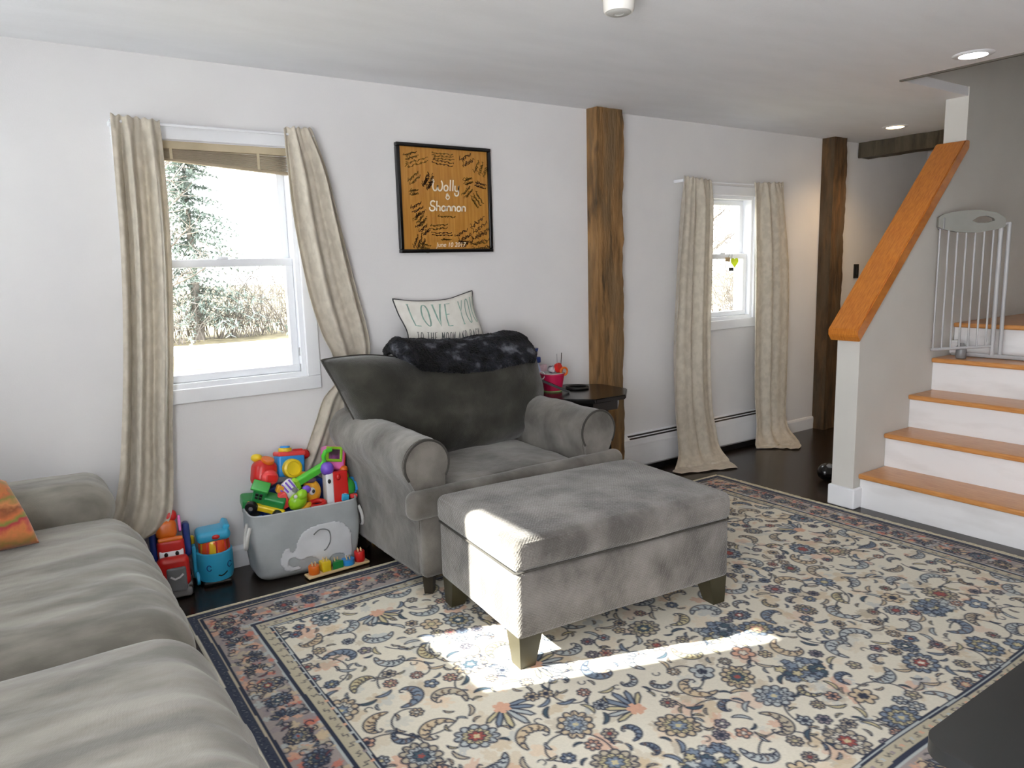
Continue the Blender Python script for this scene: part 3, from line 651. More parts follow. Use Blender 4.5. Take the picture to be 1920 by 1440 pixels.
for (x0, x1, z, lab) in ((.425, 1.27, 2.012, 'thin white curtain rod across the top of the big window'), (3.745, 4.80, 1.915, 'thin white curtain rod across the top of the small window')):
    t = empty('curtain_rod', (x0, -.075, z), lab, 'curtain rod')
    bm = nb(); cyl(bm, (x0, -.08, z), (x1, -.08, z), .0055, 12); add('rod', bm, TRIM, t)
    for x in (x0+.01, x1-.01):
        bm = nb(); rbox(bm, (x, -.04, z), (.016, .084, .02), .004); add('bracket', bm, TRIM, t)

# ------------------------------------------------------------------ raised blind
t = empty('window_blind', (.85, .03, 1.93), 'raised beige mini blind hanging crooked at the top of the big window', 'blind')
BEIGE = M('blind_beige', (198, 184, 156), (184, 170, 142), 8, rough=.5); BRN = M('blind_taupe', (172, 158, 136), (156, 142, 120), 8, rough=.5)
bm = nb(); rbox(bm, (.842, .012, 1.945), (.64, .03, .034), .004); add('headrail', bm, BEIGE, t)
for k in range(11):
    bm = nb(); f = (k+.5)/11; zl, zr = 1.928-.028*f, 1.924-.072*f
    prism(bm, [(.525, zl+.001), (1.163, zr+.001), (1.163, zr-.0015), (.525, zl-.0015)], 'y', -.001, .023); add('slat', bm, BRN, t, smooth=False)
bm = nb(); prism(bm, [(.524, 1.899), (1.164, 1.852), (1.164, 1.840), (.524, 1.888)], 'y', -.002, .024); add('bottom_rail', bm, BRN, t, smooth=False)
for x in (.66, 1.03):
    bm = nb(); box(bm, x-.006, x+.006, -.0045, -.0025, 1.86 if x > .9 else 1.885, 1.93); add('ladder_tape', bm, BEIGE, t, smooth=False)
bm = nb(); cyl(bm, (.60, -.002, 1.93), (.605, -.004, 1.42), .0025, 8); add('wand', bm, GLASS if False else TRIM, t)

# ------------------------------------------------------------------ framed signature board
t = empty('picture_frame', (2.0, -.012, 1.47), 'black framed wooden board with white lettering and signatures above the armchair', 'picture frame')
FW = M('maple_board', (196, 142, 66), (168, 112, 42), 5, stretch=(14, 1, .8), rough=.35, coat=.4, c3=(184, 130, 56), lo=.25, hi=.75)
px0, px1, pz0, pz1 = 1.717, 2.285, 1.472, 2.028
bm = nb(); box(bm, px0+.01, px1-.01, -.016, -.002, pz0+.01, pz1-.01); board = add('board', bm, FW, t, smooth=False)
bm = nb()
for b in ((px0, px1, pz1-.019, pz1), (px0, px1, pz0, pz0+.019), (px0, px0+.019, pz0+.019, pz1-.019), (px1-.019, px1, pz0+.019, pz1-.019)): rbox(bm, ((b[0]+b[1])/2, -.015, (b[2]+b[3])/2), (b[1]-b[0], .03, b[3]-b[2]), .004, K=2)
add('frame', bm, BLACK, t)
INKW = M('white_ink', (236, 226, 206), (226, 214, 190), 9, rough=.5); INKD = M('dark_ink', (70, 44, 16), (58, 36, 12), 9, rough=.6); INKO = M('olive_ink', (104, 80, 20), (94, 70, 16), 9, rough=.6)
yy = -.0172
CUR = {'W': (1.05, [[(-.05, .85), (.02, .98)]+arc(.27, .45, .25, .46, 130, 360, 14)+arc(.77, .45, .25, .46, 180, 430, 16)]), 'o': (.5, [arc(.23, .25, .21, .25, 0, 360, 14)]), 'l': (.16, [[(.05, 1), (.05, 0)]]),
       'y': (.46, [[(0, .5)]+arc(.2, .2, .2, .2, 180, 360, 8)+[(.4, .5), (.4, -.2)]+arc(.2, -.22, .2, .2, 0, -200, 8)]), 'S': (.68, [arc(.34, .74, .26, .26, 30, 270, 12)+arc(.3, .24, .3, .24, 90, -210, 14)]),
       'h': (.46, [[(0, 1), (0, 0)], arc(.2, .28, .2, .22, 180, 0, 8)+[(.4, 0)]]), 'a': (.52, [arc(.22, .25, .21, .25, 0, 360, 14), [(.44, .5), (.44, 0)]]), 'n': (.46, [[(0, .5), (0, 0)], arc(.2, .28, .2, .22, 180, 0, 8)+[(.4, 0)]]),
       '&': (.6, [arc(.3, .3, .3, .3, 100, 440, 16), arc(.2, .62, .16, .2, -60, 200, 10)])}
def cursive(text, xc, z, h, pen):
    bm = nb(); tot = sum(CUR[c][0]+.12 for c in text)*h; x = xc-tot/2
    for c in text:
        for stt in CUR[c][1]: ribbon(bm, [(x+h*p[0]+.1*h*p[1], z+h*p[1]) for p in stt], pen, lambda a, b: (a, yy, b), 2)
        x += (CUR[c][0]+.12)*h
    add('lettering', bm, INKW, t, smooth=False)
cursive('Wolly', 2.005, 1.795, .058, .0078); cursive('&', 2.012, 1.752, .034, .006); cursive('Shannon', 2.012, 1.690, .052, .0078)
fontmesh('June 10 2017', .034, INKW, 'date_lettering', t, (2.02, yy, 1.502), shear=.2, ext=.0006)
rs = random.Random(12)
def scribble(bm, x, z, w, h, ang, lines=2):
    ca, sa = math.cos(ang), math.sin(ang)
    for l in range(lines):
        pts = []; n = 26; ph = rs.random()*6
        for i in range(n):
            a = -w/2+w*i/(n-1)+.012*math.sin(i*1.3+ph); b = -l*h*1.5+h*.55*math.sin(i*2.1+ph)*(.5+.5*rs.random())+(h*.7 if i in (0, 1, 13) else 0)
            pts.append((x+a*ca-b*sa, z+a*sa+b*ca))
        ribbon(bm, pts, .0032, lambda p, q: (p, yy, q), 2)
for k, (x, z, w, h, a, l, inkm) in enumerate([(1.80, 1.975, .07, .014, .3, 2, INKO), (1.83, 1.94, .13, .012, .3, 2, INKO), (1.99, 1.985, .12, .009, 0, 3, INKO), (1.99, 1.945, .12, .010, -.1, 2, INKD), (2.13, 1.975, .07, .022, .5, 2, INKD), (2.20, 1.93, .06, .02, 1.2, 3, INKO), (1.81, 1.86, .07, .014, .7, 2, INKO),
        (1.885, 1.85, .07, .02, 1.2, 2, INKD), (1.885, 1.84, .05, .02, .9, 2, INKD), (1.81, 1.79, .04, .012, .2, 2, INKO), (2.14, 1.86, .05, .014, .3, 2, INKO), (2.22, 1.84, .06, .012, -.2, 2, INKD), (2.13, 1.80, .06, .014, .8, 2, INKO), (2.21, 1.765, .07, .014, -.9, 3, INKO), (1.82, 1.715, .06, .016, .5, 3, INKD),
        (1.825, 1.66, .05, .015, .9, 3, INKO), (1.84, 1.62, .05, .018, .7, 3, INKD), (2.0, 1.66, .10, .012, .0, 1, INKO), (1.95, 1.615, .10, .012, .1, 2, INKO), (1.97, 1.575, .12, .008, 0, 2, INKD), (2.09, 1.575, .08, .022, .5, 3, INKD), (2.19, 1.63, .10, .022, .6, 3, INKD), (2.20, 1.56, .12, .024, .3, 3, INKD), (2.20, 1.52, .11, .02, .1, 2, INKO), (1.81, 1.53, .06, .015, 1.2, 3, INKD), (1.86, 1.515, .06, .012, -.2, 3, INKO), (1.99, 1.54, .05, .008, 0, 1, INKO), (2.10, 1.53, .04, .006, .05, 2, INKD)]):
    bm = nb(); scribble(bm, x, z, w, h, a, l); add('signature', bm, inkm, t, smooth=False)

# ------------------------------------------------------------------ chair-and-a-half
CX = 1.825
t = empty('armchair', (CX, -.5, 0), 'wide charcoal velvet armchair with rolled arms in front of the wall', 'armchair')
def soft(seed, a=.006, fr=5):
    def fn(q, h):
        n = a*noise.noise(Vector((q.x*fr+seed, q.y*fr, q.z*fr)))+a*.4*noise.noise(Vector((q.x*fr*3+seed, q.y*fr*3, q.z*fr*3)))
        return q+q.normalized()*n
    return fn
bm = nb(); rbox(bm, (CX, -.47, .225), (1.02, .82, .26), .03, core=10, K=3, fn=soft(1, .004)); add('base', bm, CHAIRF, t)
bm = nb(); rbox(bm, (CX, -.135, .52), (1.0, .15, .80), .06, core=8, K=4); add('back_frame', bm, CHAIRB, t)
def arm(s):
    prof = []; cx, cz, R = CX+s*.466, .592, .108
    pts = [(CX+s*.505, .10), (CX+s*.508, .30), (CX+s*.515, .47)]
    for k in range(19):
        a = math.radians(205-k*(230/18)) if s < 0 else math.radians(-25+k*(230/18))
        pts.append((cx+R*math.cos(a), cz+R*math.sin(a)))
    if s < 0: seq = pts+[(CX-.375, .47), (CX-.372, .10)]
    else: seq = pts+[(CX+.375, .47), (CX+.372, .10)]
    # outer bottom -> outer roll -> over the top -> inner
    ny = 26; vs = []; n = len(seq)
    for j in range(ny+1):
        f = j/ny; y = -.065-(.885-.065)*f
        sc = 1-.05*max(0, (f-.94)/.06)**2-.05*max(0, (.05-f)/.05)**2
        for (x, z) in seq:
            w = .008*noise.noise(Vector((x*7, y*6, z*7)))+.003*noise.noise(Vector((x*20, y*20, z*20)))
            q = Vector((cx+(x-cx)*sc, 0, cz+(z-cz)*sc)); d = (q-Vector((cx, 0, cz))).normalized() if z > .45 else Vector((s, 0, 0))
            vs.append((q.x+d.x*w, y, q.z+d.z*w+(.02*(1-f)**2 if z > .5 else 0)))
    fs = [(j*n+i, j*n+(i+1) % n, (j+1)*n+(i+1) % n, (j+1)*n+i) for j in range(ny) for i in range(n)]+[tuple(range(n)), tuple(ny*n+i for i in range(n))]
    bm = nb(); addgeo(bm, vs, fs); a = add('arm', bm, CHAIRF, t, ang=60)
    # scroll front panel with piping
    bm = nb(); fr = []
    for k in range(28):
        an = math.radians(215-k*250/27) if s < 0 else math.radians(-35+k*250/27); fr.append((cx+(R-.006)*math.cos(an), cz+(R-.006)*math.sin(an)))
    low = [(CX+s*.395, .42), (CX+s*.392, .13), (CX+s*.498, .13), (CX+s*.502, .44)]
    poly = fr+(low if s < 0 else low[::-1] if False else low)
    if s > 0: poly = fr+[(CX+.395, .42), (CX+.392, .13), (CX+.498, .13), (CX+.502, .44)][::1]
    if s > 0: poly = [(2*CX-x, z) for x, z in [(2*CX-p[0], p[1]) for p in fr]]; poly = poly+[(CX+.395, .42), (CX+.392, .13), (CX+.498, .13), (CX+.502, .44)]
    prism(bm, poly, 'y', -.878, -.900); add('front_panel', bm, CHAIRF, a, ang=50)
    bm = nb(); tube(bm, [(x, -.898, z) for x, z in fr], .0055, 8); add('piping', bm, PIPE, a)
arm(-1); arm(1)
# seat cushion, T shaped
def seatz(q, h):
    k = max(0, 1-(q.x/h[0])**4)*max(0, 1-(q.y/h[1])**4)
    n = .010*noise.noise(Vector((q.x*5, q.y*5, 3)))+.004*noise.noise(Vector((q.x*16, q.y*16, 3)))
    return q+Vector((0, 0, (.022*k+n) if q.z > 0 else 0))
bm = nb(); rbox(bm, (CX, -.56, .415), (.745, .66, .105), .045, core=14, K=4, fn=seatz)
seat = add('seat_cushion', bm, CHAIRF, t)
bm = nb(); rbox(bm, (CX+.015, -.900, .428), (1.175, .086, .125), .043, core=16, K=4, fn=soft(5, .007, 6)); add('cushion_front', bm, CHAIRF, seat)
bm = nb(); rbox(bm, (CX, -.888, .24), (1.01, .055, .27), .02, core=8, K=3, fn=soft(6, .004)); add('front_rail', bm, CHAIRF, t)
# loose pillow back with pointed ears
yb, yt = -.335, -.235
Bc = [(1.47, -.30, .46), (1.83, -.31, .445), (2.30, -.30, .46)]
Tc = [(1.175, -.205, .985), (1.27, -.215, .99), (1.42, -.215, .985), (1.62, -.215, .955), (1.83, -.22, .945), (2.05, -.22, .955), (2.20, -.215, .99), (2.30, -.21, 1.01), (2.365, -.205, .985)]
Lc = [(1.47, -.30, .46), (1.335, -.29, .63), (1.285, -.27, .74), (1.235, -.25, .86), (1.175, -.205, .985)]
Rc = [(2.30, -.30, .46), (2.365, -.29, .60), (2.395, -.27, .72), (2.375, -.25, .84), (2.365, -.205, .985)]
P = pillow_fn(Bc, Tc, Lc, Rc, (0, -1, .12), .15, back=.35, wr=.16, seed=3, pw=5, rk=.09)
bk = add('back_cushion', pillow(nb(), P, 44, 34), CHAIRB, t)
bm = nb(); tube(bm, [P(0, v/30) for v in range(31)]+[P(u/40, 1) for u in range(1, 41)]+[P(1, 1-v/30) for v in range(1, 31)], .0055, 8); add('piping', bm, PIPE, bk)
for x in (CX-.45, CX+.45):
    for y in (-.14, -.84):
        bm = nb(); tube(bm, [(x, y, .10), (x, y, 0 if y > -.4 else .0095)], [.034, .026], 4); add('leg', bm, DKLEG, t, smooth=False)

# ------------------------------------------------------------------ ottoman
oc = Vector((1.335, -1.592, 0)); RZ = -.083
ctr = oc+Matrix.Rotation(RZ, 3, 'Z') @ Vector((.478, .316, 0))
t = empty('ottoman', ctr, 'large grey velvet ottoman on tapered legs in front of the armchair', 'ottoman', rz=RZ)
OW, OD = 1.0, .655
def osoft(q, h):
    n = .004*noise.noise(Vector((q.x*5, q.y*5, q.z*5+9)))
    return q+Vector((0, 0, n))
bm = nb(); rbox(bm, (0, 0, .242), (OW-.01, OD-.01, .245), .022, core=12, K=3, fn=osoft); add('base', bm, OTTF, t, world=False)
def otop(q, h):
    k = max(0, 1-abs(q.x/h[0])**3)*max(0, 1-abs(q.y/h[1])**3)
    n = .006*noise.noise(Vector((q.x*4, q.y*4, 1)))
    e = .006*max(0, math.sin(q.x*9+1))*abs(q.y/h[1])**6
    return q+Vector((0, e*(-1 if q.y < 0 else 1), (.022*k+n) if q.z > 0 else -.006*k))
bm = nb(); rbox(bm, (0, 0, .418), (OW+.008, OD+.008, .118), .035, core=20, K=4, fn=otop); top = add('cushion_top', bm, OTTF, t, world=False)
for zz, i in ((.463, .008), (.366, .003)):
    bm = nb(); hx, hy = OW/2-i+.002, OD/2-i+.002; pts = []
    for (sx, sy, a0) in ((1, -1, -90), (1, 1, 0), (-1, 1, 90), (-1, -1, 180)):
        for k in range(5):
            a = math.radians(a0+k*22.5); pts.append((sx*(hx-.03)+.03*math.cos(a), sy*(hy-.03)+.03*math.sin(a), zz+.003*math.sin(sx*3+k)))
    tube(bm, pts, .0042, 8, closed=True); add('piping', bm, PIPE if zz < .4 else OTTF, top, world=False)
for sx in (-1, 1):
    for sy in (-1, 1):
        bm = nb(); x, y = sx*(OW/2-.058), sy*(OD/2-.058)
        a, b = .046, .030; ox, oy = sx*.012, sy*.012
        vs = [(x-a, y-a, .125), (x+a, y-a, .125), (x+a, y+a, .125), (x-a, y+a, .125), (x+ox-b, y+oy-b, .0095), (x+ox+b, y+oy-b, .0095), (x+ox+b, y+oy+b, .0095), (x+ox-b, y+oy+b, .0095)]
        addgeo(bm, vs, [(0, 1, 2, 3), (7, 6, 5, 4), (0, 4, 5, 1), (1, 5, 6, 2), (2, 6, 7, 3), (3, 7, 4, 0)]); add('leg', bm, M('olive_dark_leg', (58, 54, 36), (48, 44, 30), 6, rough=.4), t, smooth=False, world=False)

# ------------------------------------------------------------------ sofa
t = empty('sofa', (-.25, -1.4, 0), 'long olive grey suede sofa filling the lower left corner', 'sofa')
bm = nb(); rbox(bm, (-.27, -1.45, .20), (1.02, 2.55, .30), .05, core=10, K=3); add('base', bm, SOFAF, t)
def seat_cushion(y0, y1, seed, x0=-.52, x1=.335):
    cx, cy, h = (x0+x1)/2, (y0+y1)/2, .40
    def fn(q, hh):
        u, v = q.x/hh[0], q.y/hh[1]
        k = max(0, 1-abs(v)**3)
        crown = .030*k*max(0, 1-abs(u)**4) if q.z > 0 else 0
        w = .004*math.sin(v*26+3*math.sin(u*2+seed)+2*noise.noise(Vector((q.x*3+seed, q.y*3, 0))))*max(0, u+.5)*(1-abs(v)**6) if q.x > -.1 else 0
        w += .005*noise.noise(Vector((q.x*3+seed, q.y*8, q.z*4)))
        fx = .016*k*(1 if u > .3 else 0)*(1-abs(q.z/hh[2]))
        return q+Vector((fx+(w if u > .55 else 0), 0, crown+(w if q.z > 0 else 0)))
    bm = nb(); rbox(bm, (cx, cy, .275), (x1-x0, y1-y0, h), .135, core=26, K=7, fn=fn)
    return add('seat_cushion', bm, SOFAF, t, ang=80)
seat_cushion(-1.49, -.315, 2); seat_cushion(-2.70, -1.472, 5)
def armfn(q, h):
    return q+Vector((.012*noise.noise(q*6), .01*noise.noise(q*5+Vector((3, 0, 0))), .012*(1-(q.x/h[0])**2)+.006*noise.noise(q*9)))
bm = nb(); rbox(bm, (-.165, -.292, .515), (.86, .33, .215), .105, core=16, K=6, fn=armfn); am = add('arm_pad', bm, SOFAF, t, ang=80)
bm = nb(); rbox(bm, (-.27, -.26, .30), (.98, .24, .36), .08, core=10, K=4); add('arm', bm, SOFAF, t)
bm = nb(); rbox(bm, (-.68, -1.45, .62), (.26, 2.5, .62), .12, core=14, K=5, fn=soft(4, .01, 3)); add('backrest', bm, SOFAF, t, ang=80)
# striped throw pillow at the end of the sofa
def stripe_mat():
    m = bpy.data.materials.new('striped_pillow'); m.use_nodes = True; N = m.node_tree.nodes; L = m.node_tree.links; b = N['Principled BSDF']; b.inputs['Roughness'].default_value = .95; b.inputs['Sheen Weight'].default_value = .3
    tc = N.new('ShaderNodeTexCoord'); mp = N.new('ShaderNodeMapping'); mp.inputs['Rotation'].default_value = (.25, .1, 0); L.new(tc.outputs['Object'], mp.inputs[0])
    n = N.new('ShaderNodeTexNoise'); n.inputs['Scale'].default_value = 16; n.inputs['Detail'].default_value = 5; L.new(mp.outputs[0], n.inputs['Vector'])
    sp = N.new('ShaderNodeSeparateXYZ'); L.new(mp.outputs[0], sp.inputs[0]); ma = N.new('ShaderNodeMath'); ma.operation = 'MULTIPLY_ADD'; ma.inputs[1].default_value = 5.2; L.new(sp.outputs['Z'], ma.inputs[0])
    m2 = N.new('ShaderNodeMath'); m2.operation = 'MULTIPLY'; m2.inputs[1].default_value = .55; L.new(n.outputs['Fac'], m2.inputs[0]); L.new(m2.outputs[0], ma.inputs[2])
    fr = N.new('ShaderNodeMath'); fr.operation = 'FRACT'; L.new(ma.outputs[0], fr.inputs[0]); cr = N.new('ShaderNodeValToRGB'); L.new(fr.outputs[0], cr.inputs[0]); e = cr.color_ramp.elements
    cols = [(0, (196, 112, 60)), (.14, (150, 120, 60)), (.26, (206, 124, 72)), (.38, (176, 52, 66)), (.46, (122, 134, 58)), (.58, (200, 110, 64)), (.7, (140, 82, 50)), (.8, (206, 134, 84)), (.92, (132, 128, 64)), (1, (190, 100, 60))]
    e[0].position = 0; e[0].color = (*lin(cols[0][1]), 1); e[1].position = 1; e[1].color = (*lin(cols[-1][1]), 1)
    for p, c in cols[1:-1]: k = e.new(p); k.color = (*lin(c), 1)
    L.new(cr.outputs[0], b.inputs['Base Color']); return m
P = pillow_fn([(-.42, -.62, .50), (-.2, -.63, .495), (.005, -.66, .51)], [(-.42, -.50, .84), (-.25, -.52, .815), (-.065, -.56, .715)], [(-.42, -.62, .50), (-.41, -.56, .66), (-.42, -.50, .84)], [(.005, -.66, .51), (-.02, -.62, .60), (-.065, -.56, .715)], (.25, -1, .35), .075, wr=.1, seed=9)
add('throw_pillow', pillow(nb(), P, 30, 24), stripe_mat(), label='orange, red and green striped throw pillow leaning on the sofa arm', cat='pillow')

# ------------------------------------------------------------------ lettered pillow and fur throw on the armchair
t = empty('throw_pillow', (1.92, -.09, .98), 'white throw pillow with LOVE YOU lettering on top of the armchair back', 'pillow')
Bp = [(1.70, -.085, .955), (1.93, -.088, .95), (2.175, -.085, .965)]; Tp = [(1.645, -.045, 1.24), (1.78, -.045, 1.222), (1.95, -.05, 1.222), (2.05, -.045, 1.243), (2.13, -.035, 1.262)]
P = pillow_fn(Bp, Tp, [Bp[0], (1.705, -.08, 1.06), (1.67, -.055, 1.16), Tp[0]], [Bp[-1], (2.155, -.08, 1.05), (2.125, -.055, 1.16), Tp[-1]], (0, -1, .15), .045, back=.5, seed=1, wr=.05)
cov = add('cover', pillow(nb(), P, 34, 26), M('white_canvas', (226, 224, 216), (216, 213, 204), 20, rough=.9, bump=.1, bscale=400), t)
bm = nb(); tube(bm, [P(u/30, 1) for u in range(31)]+[P(1, 1-v/30) for v in range(1, 31)]+[P(1-u/30, 0) for u in range(1, 31)]+[P(0, v/30) for v in range(1, 30)], .0035, 8, closed=True); add('piping', bm, M('charcoal_cord', (70, 70, 72), (60, 60, 62), 9, rough=.9), t)
MINT = M('mint_ink', (146, 182, 166), (122, 146, 138), 30, rough=.9); CHAR = M('charcoal_ink', (98, 102, 100), (84, 88, 86), 9, rough=.9)
F = lambda a, b: P(a, b, 1, .0015)
bm = nb(); write(bm, 'LOVE YOU', .135, .47, .40, .112, .084, .014, F); add('lettering', bm, MINT, t, smooth=False)
bm = nb(); write(bm, 'TO THE MOON AND BACK', .115, .19, .17, .0428, .030, .008, F); add('lettering', bm, CHAR, t, smooth=False)
def fur_mat():
    m = M('fur', (112, 115, 124), (9, 10, 12), 11, stretch=(1, 1.4, 1.2), rough=.9, sheen=.05, spec=.2, lo=.40, hi=.70, c3=(34, 36, 42), bump=1, bscale=90, detail=12); return m
def blanket():
    # folded throw draped over the top of the back, cross-section swept along x
    vs = []; nx, nt = 90, 26
    sec = [(-.135, .975), (-.142, 1.015), (-.18, 1.045), (-.25, 1.04), (-.32, 1.005), (-.385, .94), (-.415, .905), (-.41, .885), (-.38, .895), (-.335, .935), (-.25, .985), (-.18, .972)]
    for i in range(nx+1):
        f = i/nx; x = 1.505+.83*f
        lowz = .052*math.sin(PI*min(1, f*1.25)*.8)+.02*f; 
        e = 1-max(0, abs(2*f-1)-.86)/.14*.45 if abs(2*f-1) > .86 else 1
        for k in range(nt):
            p = _pa([(a, b, 0) for a, b in sec+sec[:1]], k/nt)
            y, z = p.x, p.y
            front = max(0, min(1, (-.17-y)/.15))
            z -= front*(lowz-.045); z -= .02*math.sin(PI*f)**2*(1-front); z -= .05*max(0, .12-f)/.12*front*-1
            n = .014*noise.noise(Vector((x*9, k*.7, 2)))+.008*noise.noise(Vector((x*30, k*1.9, 5)))
            c = Vector((-.27, .965)); d = Vector((y, z))-c; d = d*(e)+d.normalized()*n
            vs.append((x+.02*noise.noise(Vector((k*.8, f*3, 1))), c.x+d.x, c.y+d.y))
    fs = [(i*nt+k, i*nt+(k+1) % nt, (i+1)*nt+(k+1) % nt, (i+1)*nt+k) for i in range(nx) for k in range(nt)]+[tuple(range(nt)), tuple(nx*nt+k for k in range(nt))]
    bm = nb(); addgeo(bm, vs, fs); return bm
o = add('throw_blanket', blanket(), fur_mat(), label='black and grey faux fur throw folded over the armchair back', cat='blanket', ang=180)
md = o.modifiers.new('s', 'SUBSURF'); md.levels = 2; md.render_levels = 2
tx = bpy.data.textures.new('furn', 'CLOUDS'); tx.noise_scale = .006
md = o.modifiers.new('d', 'DISPLACE'); md.texture = tx; md.strength = .012; md.mid_level = .5

# ------------------------------------------------------------------ black side table and what stands on it
TC = (2.69, -.285); TZ = .665
t = empty('side_table', (TC[0], TC[1], 0), 'black octagonal side table between the armchair and the timber post', 'table')
def octo(r, k=.42):
    return [(TC[0]+a*r, TC[1]+b*r) for a, b in ((-1, -k), (-k, -1), (k, -1), (1, -k), (1, k), (k, 1), (-k, 1), (-1, k))]
bm = nb(); prism(bm, octo(.262), 'z', TZ-.026, TZ); bmesh.ops.bevel(bm, geom=bm.edges[:], offset=.005, segments=2, affect='EDGES'); add('table_top', bm, BLACK, t)
bm = nb(); prism(bm, octo(.215), 'z', TZ-.085, TZ-.026); add('apron', bm, BLACK, t, smooth=False)
for a, b in ((-1, -1), (1, -1), (1, 1), (-1, 1)):
    bm = nb(); x, y = TC[0]+a*.11, TC[1]+b*.11; tube(bm, [(x-a*.02, y-b*.02, TZ-.03), (x, y, .3), (x+a*.01, y+b*.01, 0)], [.026, .022, .017], 8); add('leg', bm, BLACK, t)
BX, BY = 2.575, -.17
t = empty('bucket', (BX, BY, TZ), 'hot pink plastic bucket on the side table beside the armchair', 'bucket')
bm = nb(); lathe(bm, [(.052, 0), (.070, .098), (.074, .1), (.074, .106), (.069, .106), (.051, .004), (.002, .004)], (BX, BY, TZ), 32); add('body', bm, M('hot_pink', (206, 32, 84), (190, 26, 74), 5, rough=.4), t)
bm = nb(); lathe(bm, [(.0535, .001), (.0535, .007), (.052, .007), (.052, .001)], (BX, BY, TZ), 32); add('base_ring', bm, M('pale_green_band', (140, 190, 120), (130, 180, 112), 5, rough=.5), t)
bm = nb(); tube(bm, [(BX-.072+.03*math.cos(a)*.4-.006, BY-.012*math.cos(a), TZ+.10+.022*math.sin(a)) for a in [i*2*PI/18 for i in range(18)]], .003, 8, closed=True); add('handle', bm, P_WHT, t)
bm = nb(); lathe(bm, [(.001, .099), (.06, .1), (.067, .106), (.067, .109), (.001, .107)], (BX, BY, TZ), 32); add('liner', bm, M('liner_grey', (196, 200, 198), (180, 184, 182), 12, rough=.7), t)
def item(name, label, cat, parts, group=None):
    """parts: (part name, bmesh, material)"""
    p0 = parts[0]
    if len(parts) == 1: return add(name, p0[1], p0[2], label=label, cat=cat, group=group)
    mn = Vector((9, 9, 9))
    c = Vector((0, 0, 0)); n = 0
    for v in p0[1].verts: c += v.co; n += 1; mn.z = min(mn.z, v.co.z)
    r = empty(name, (c.x/n, c.y/n, mn.z), label, cat, group)
    for q in parts: add(q[0], q[1], q[2], r)
    return r
g = 'craft things in the pink bucket'
z0 = TZ+.10
item('ribbon_roll', 'red ribbon roll at the right rim of the pink bucket', 'ribbon', [('roll', lathe(nb(), [(.012, -.012), (.028, -.012), (.030, 0), (.028, .012), (.012, .012)], seg=24, T=Matrix.Translation((BX+.03, BY-.02, z0+.035)) @ Matrix.Rotation(1.2, 4, 'X') @ Matrix.Rotation(.4, 4, 'Y')), P_RED)], g)
item('ring', 'orange plastic ring over the right rim of the pink bucket', 'ring', [('ring', tube(nb(), [(BX+.05+.024*math.cos(a), BY-.045, z0+.015+.022*math.sin(a)) for a in [i*2*PI/24 for i in range(24)]], .006, 10, closed=True), P_ORG)], g)
item('pompom', 'dark purple and white ball in the middle of the pink bucket', 'ball', [('ball', ball(nb(), (BX-.005, BY+.0, z0+.028), .024, 18), M('plum', (80, 66, 90), (196, 190, 196), 40, rough=.8, lo=.45, hi=.6))], g)
item('skewer', 'thin dark stick standing up from the pink bucket', 'stick', [('s', tube(nb(), [(BX+.052, BY-.01, z0), (BX+.062, BY-.01, z0+.12)], .0022, 8), DKLEG)], g)
item('straw', 'pale thin straw standing left of the dark stick in the pink bucket', 'straw', [('s', tube(nb(), [(BX+.038, BY, z0), (BX+.034, BY, z0+.115)], .0014, 8), P_GRY)], g)
item('card_box', 'small pale pink carton standing behind the hot pink bucket', 'box', [('b', rbox(nb(), (BX+.005, BY+.105, TZ+.07), (.055, .03, .15), .004), M('pale_pink_card', (222, 196, 204), (206, 176, 186), 30, rough=.6))])
bt = (2.522, -.075)
item('spray_bottle', 'blue spray bottle rising behind the right ear of the armchair', 'bottle', [('body', lathe(nb(), [(.03, 0), (.034, .006), (.034, .11), (.026, .145), (.014, .165), (.014, .18)], (*bt, TZ), 24), M('pale_blue_plastic', (190, 204, 232), (176, 190, 220), 5, rough=.3)),
     ('collar', rbox(nb(), (bt[0]+.008, bt[1], TZ+.178), (.052, .03, .036), .008), P_NAVY), ('nozzle', lathe(nb(), [(.013, 0), (.013, .03), (.020, .05), (.021, .058), (.001, .058)], (*bt, TZ+.19), 20), P_NAVY)])
item('bangle', 'black ring lying flat on the side table', 'ring', [('r', tube(nb(), [(2.735+.062*math.cos(a), -.20+.062*math.sin(a), TZ+.008) for a in [i*2*PI/36 for i in range(36)]], .008, 10, closed=True), MATTEBLACK)])
bm = nb(); prism(bm, [(-.012, 0), (.012, 0), (.011, .012), (-.011, .012)], 'x', 0, .18, T=Matrix.Translation((2.60, -.29, TZ)) @ Matrix.Rotation(2.5, 4, 'Z') @ Matrix.Rotation(-.42, 4, 'Y'))
add('remote_control', bm, MATTEBLACK, label='long black remote control leaning against the pink bucket', cat='remote control', smooth=False)

# ------------------------------------------------------------------ baby gate at the top of the visible stairs
GY = .782
t = empty('baby_gate', (4.6, -1.5, GY), 'grey metal baby gate swung open across the fourth step', 'safety gate')
ga, gb = Vector((4.475, -1.366, 0)), Vector((4.705, -1.60, 0)); gd = (gb-ga).normalized()
def gp(f, z, off=0):
    q = ga.lerp(gb, f); n = Vector((gd.y, -gd.x, 0)); return (q.x+n.x*off, q.y+n.y*off, z)
bm = nb(); vs = []
ol = [(-.03, 1.545), (-.03, 1.60), (.06, 1.618), (.3, 1.632), (.6, 1.635), (.88, 1.615), (1.0, 1.59), (1.03, 1.575), (1.03, 1.535), (.9, 1.522), (.6, 1.506), (.3, 1.512), (.08, 1.53)]
il = [(.50, 1.575), (.60, 1.596), (.74, 1.600), (.84, 1.585), (.86, 1.572), (.74, 1.560), (.58, 1.562)]
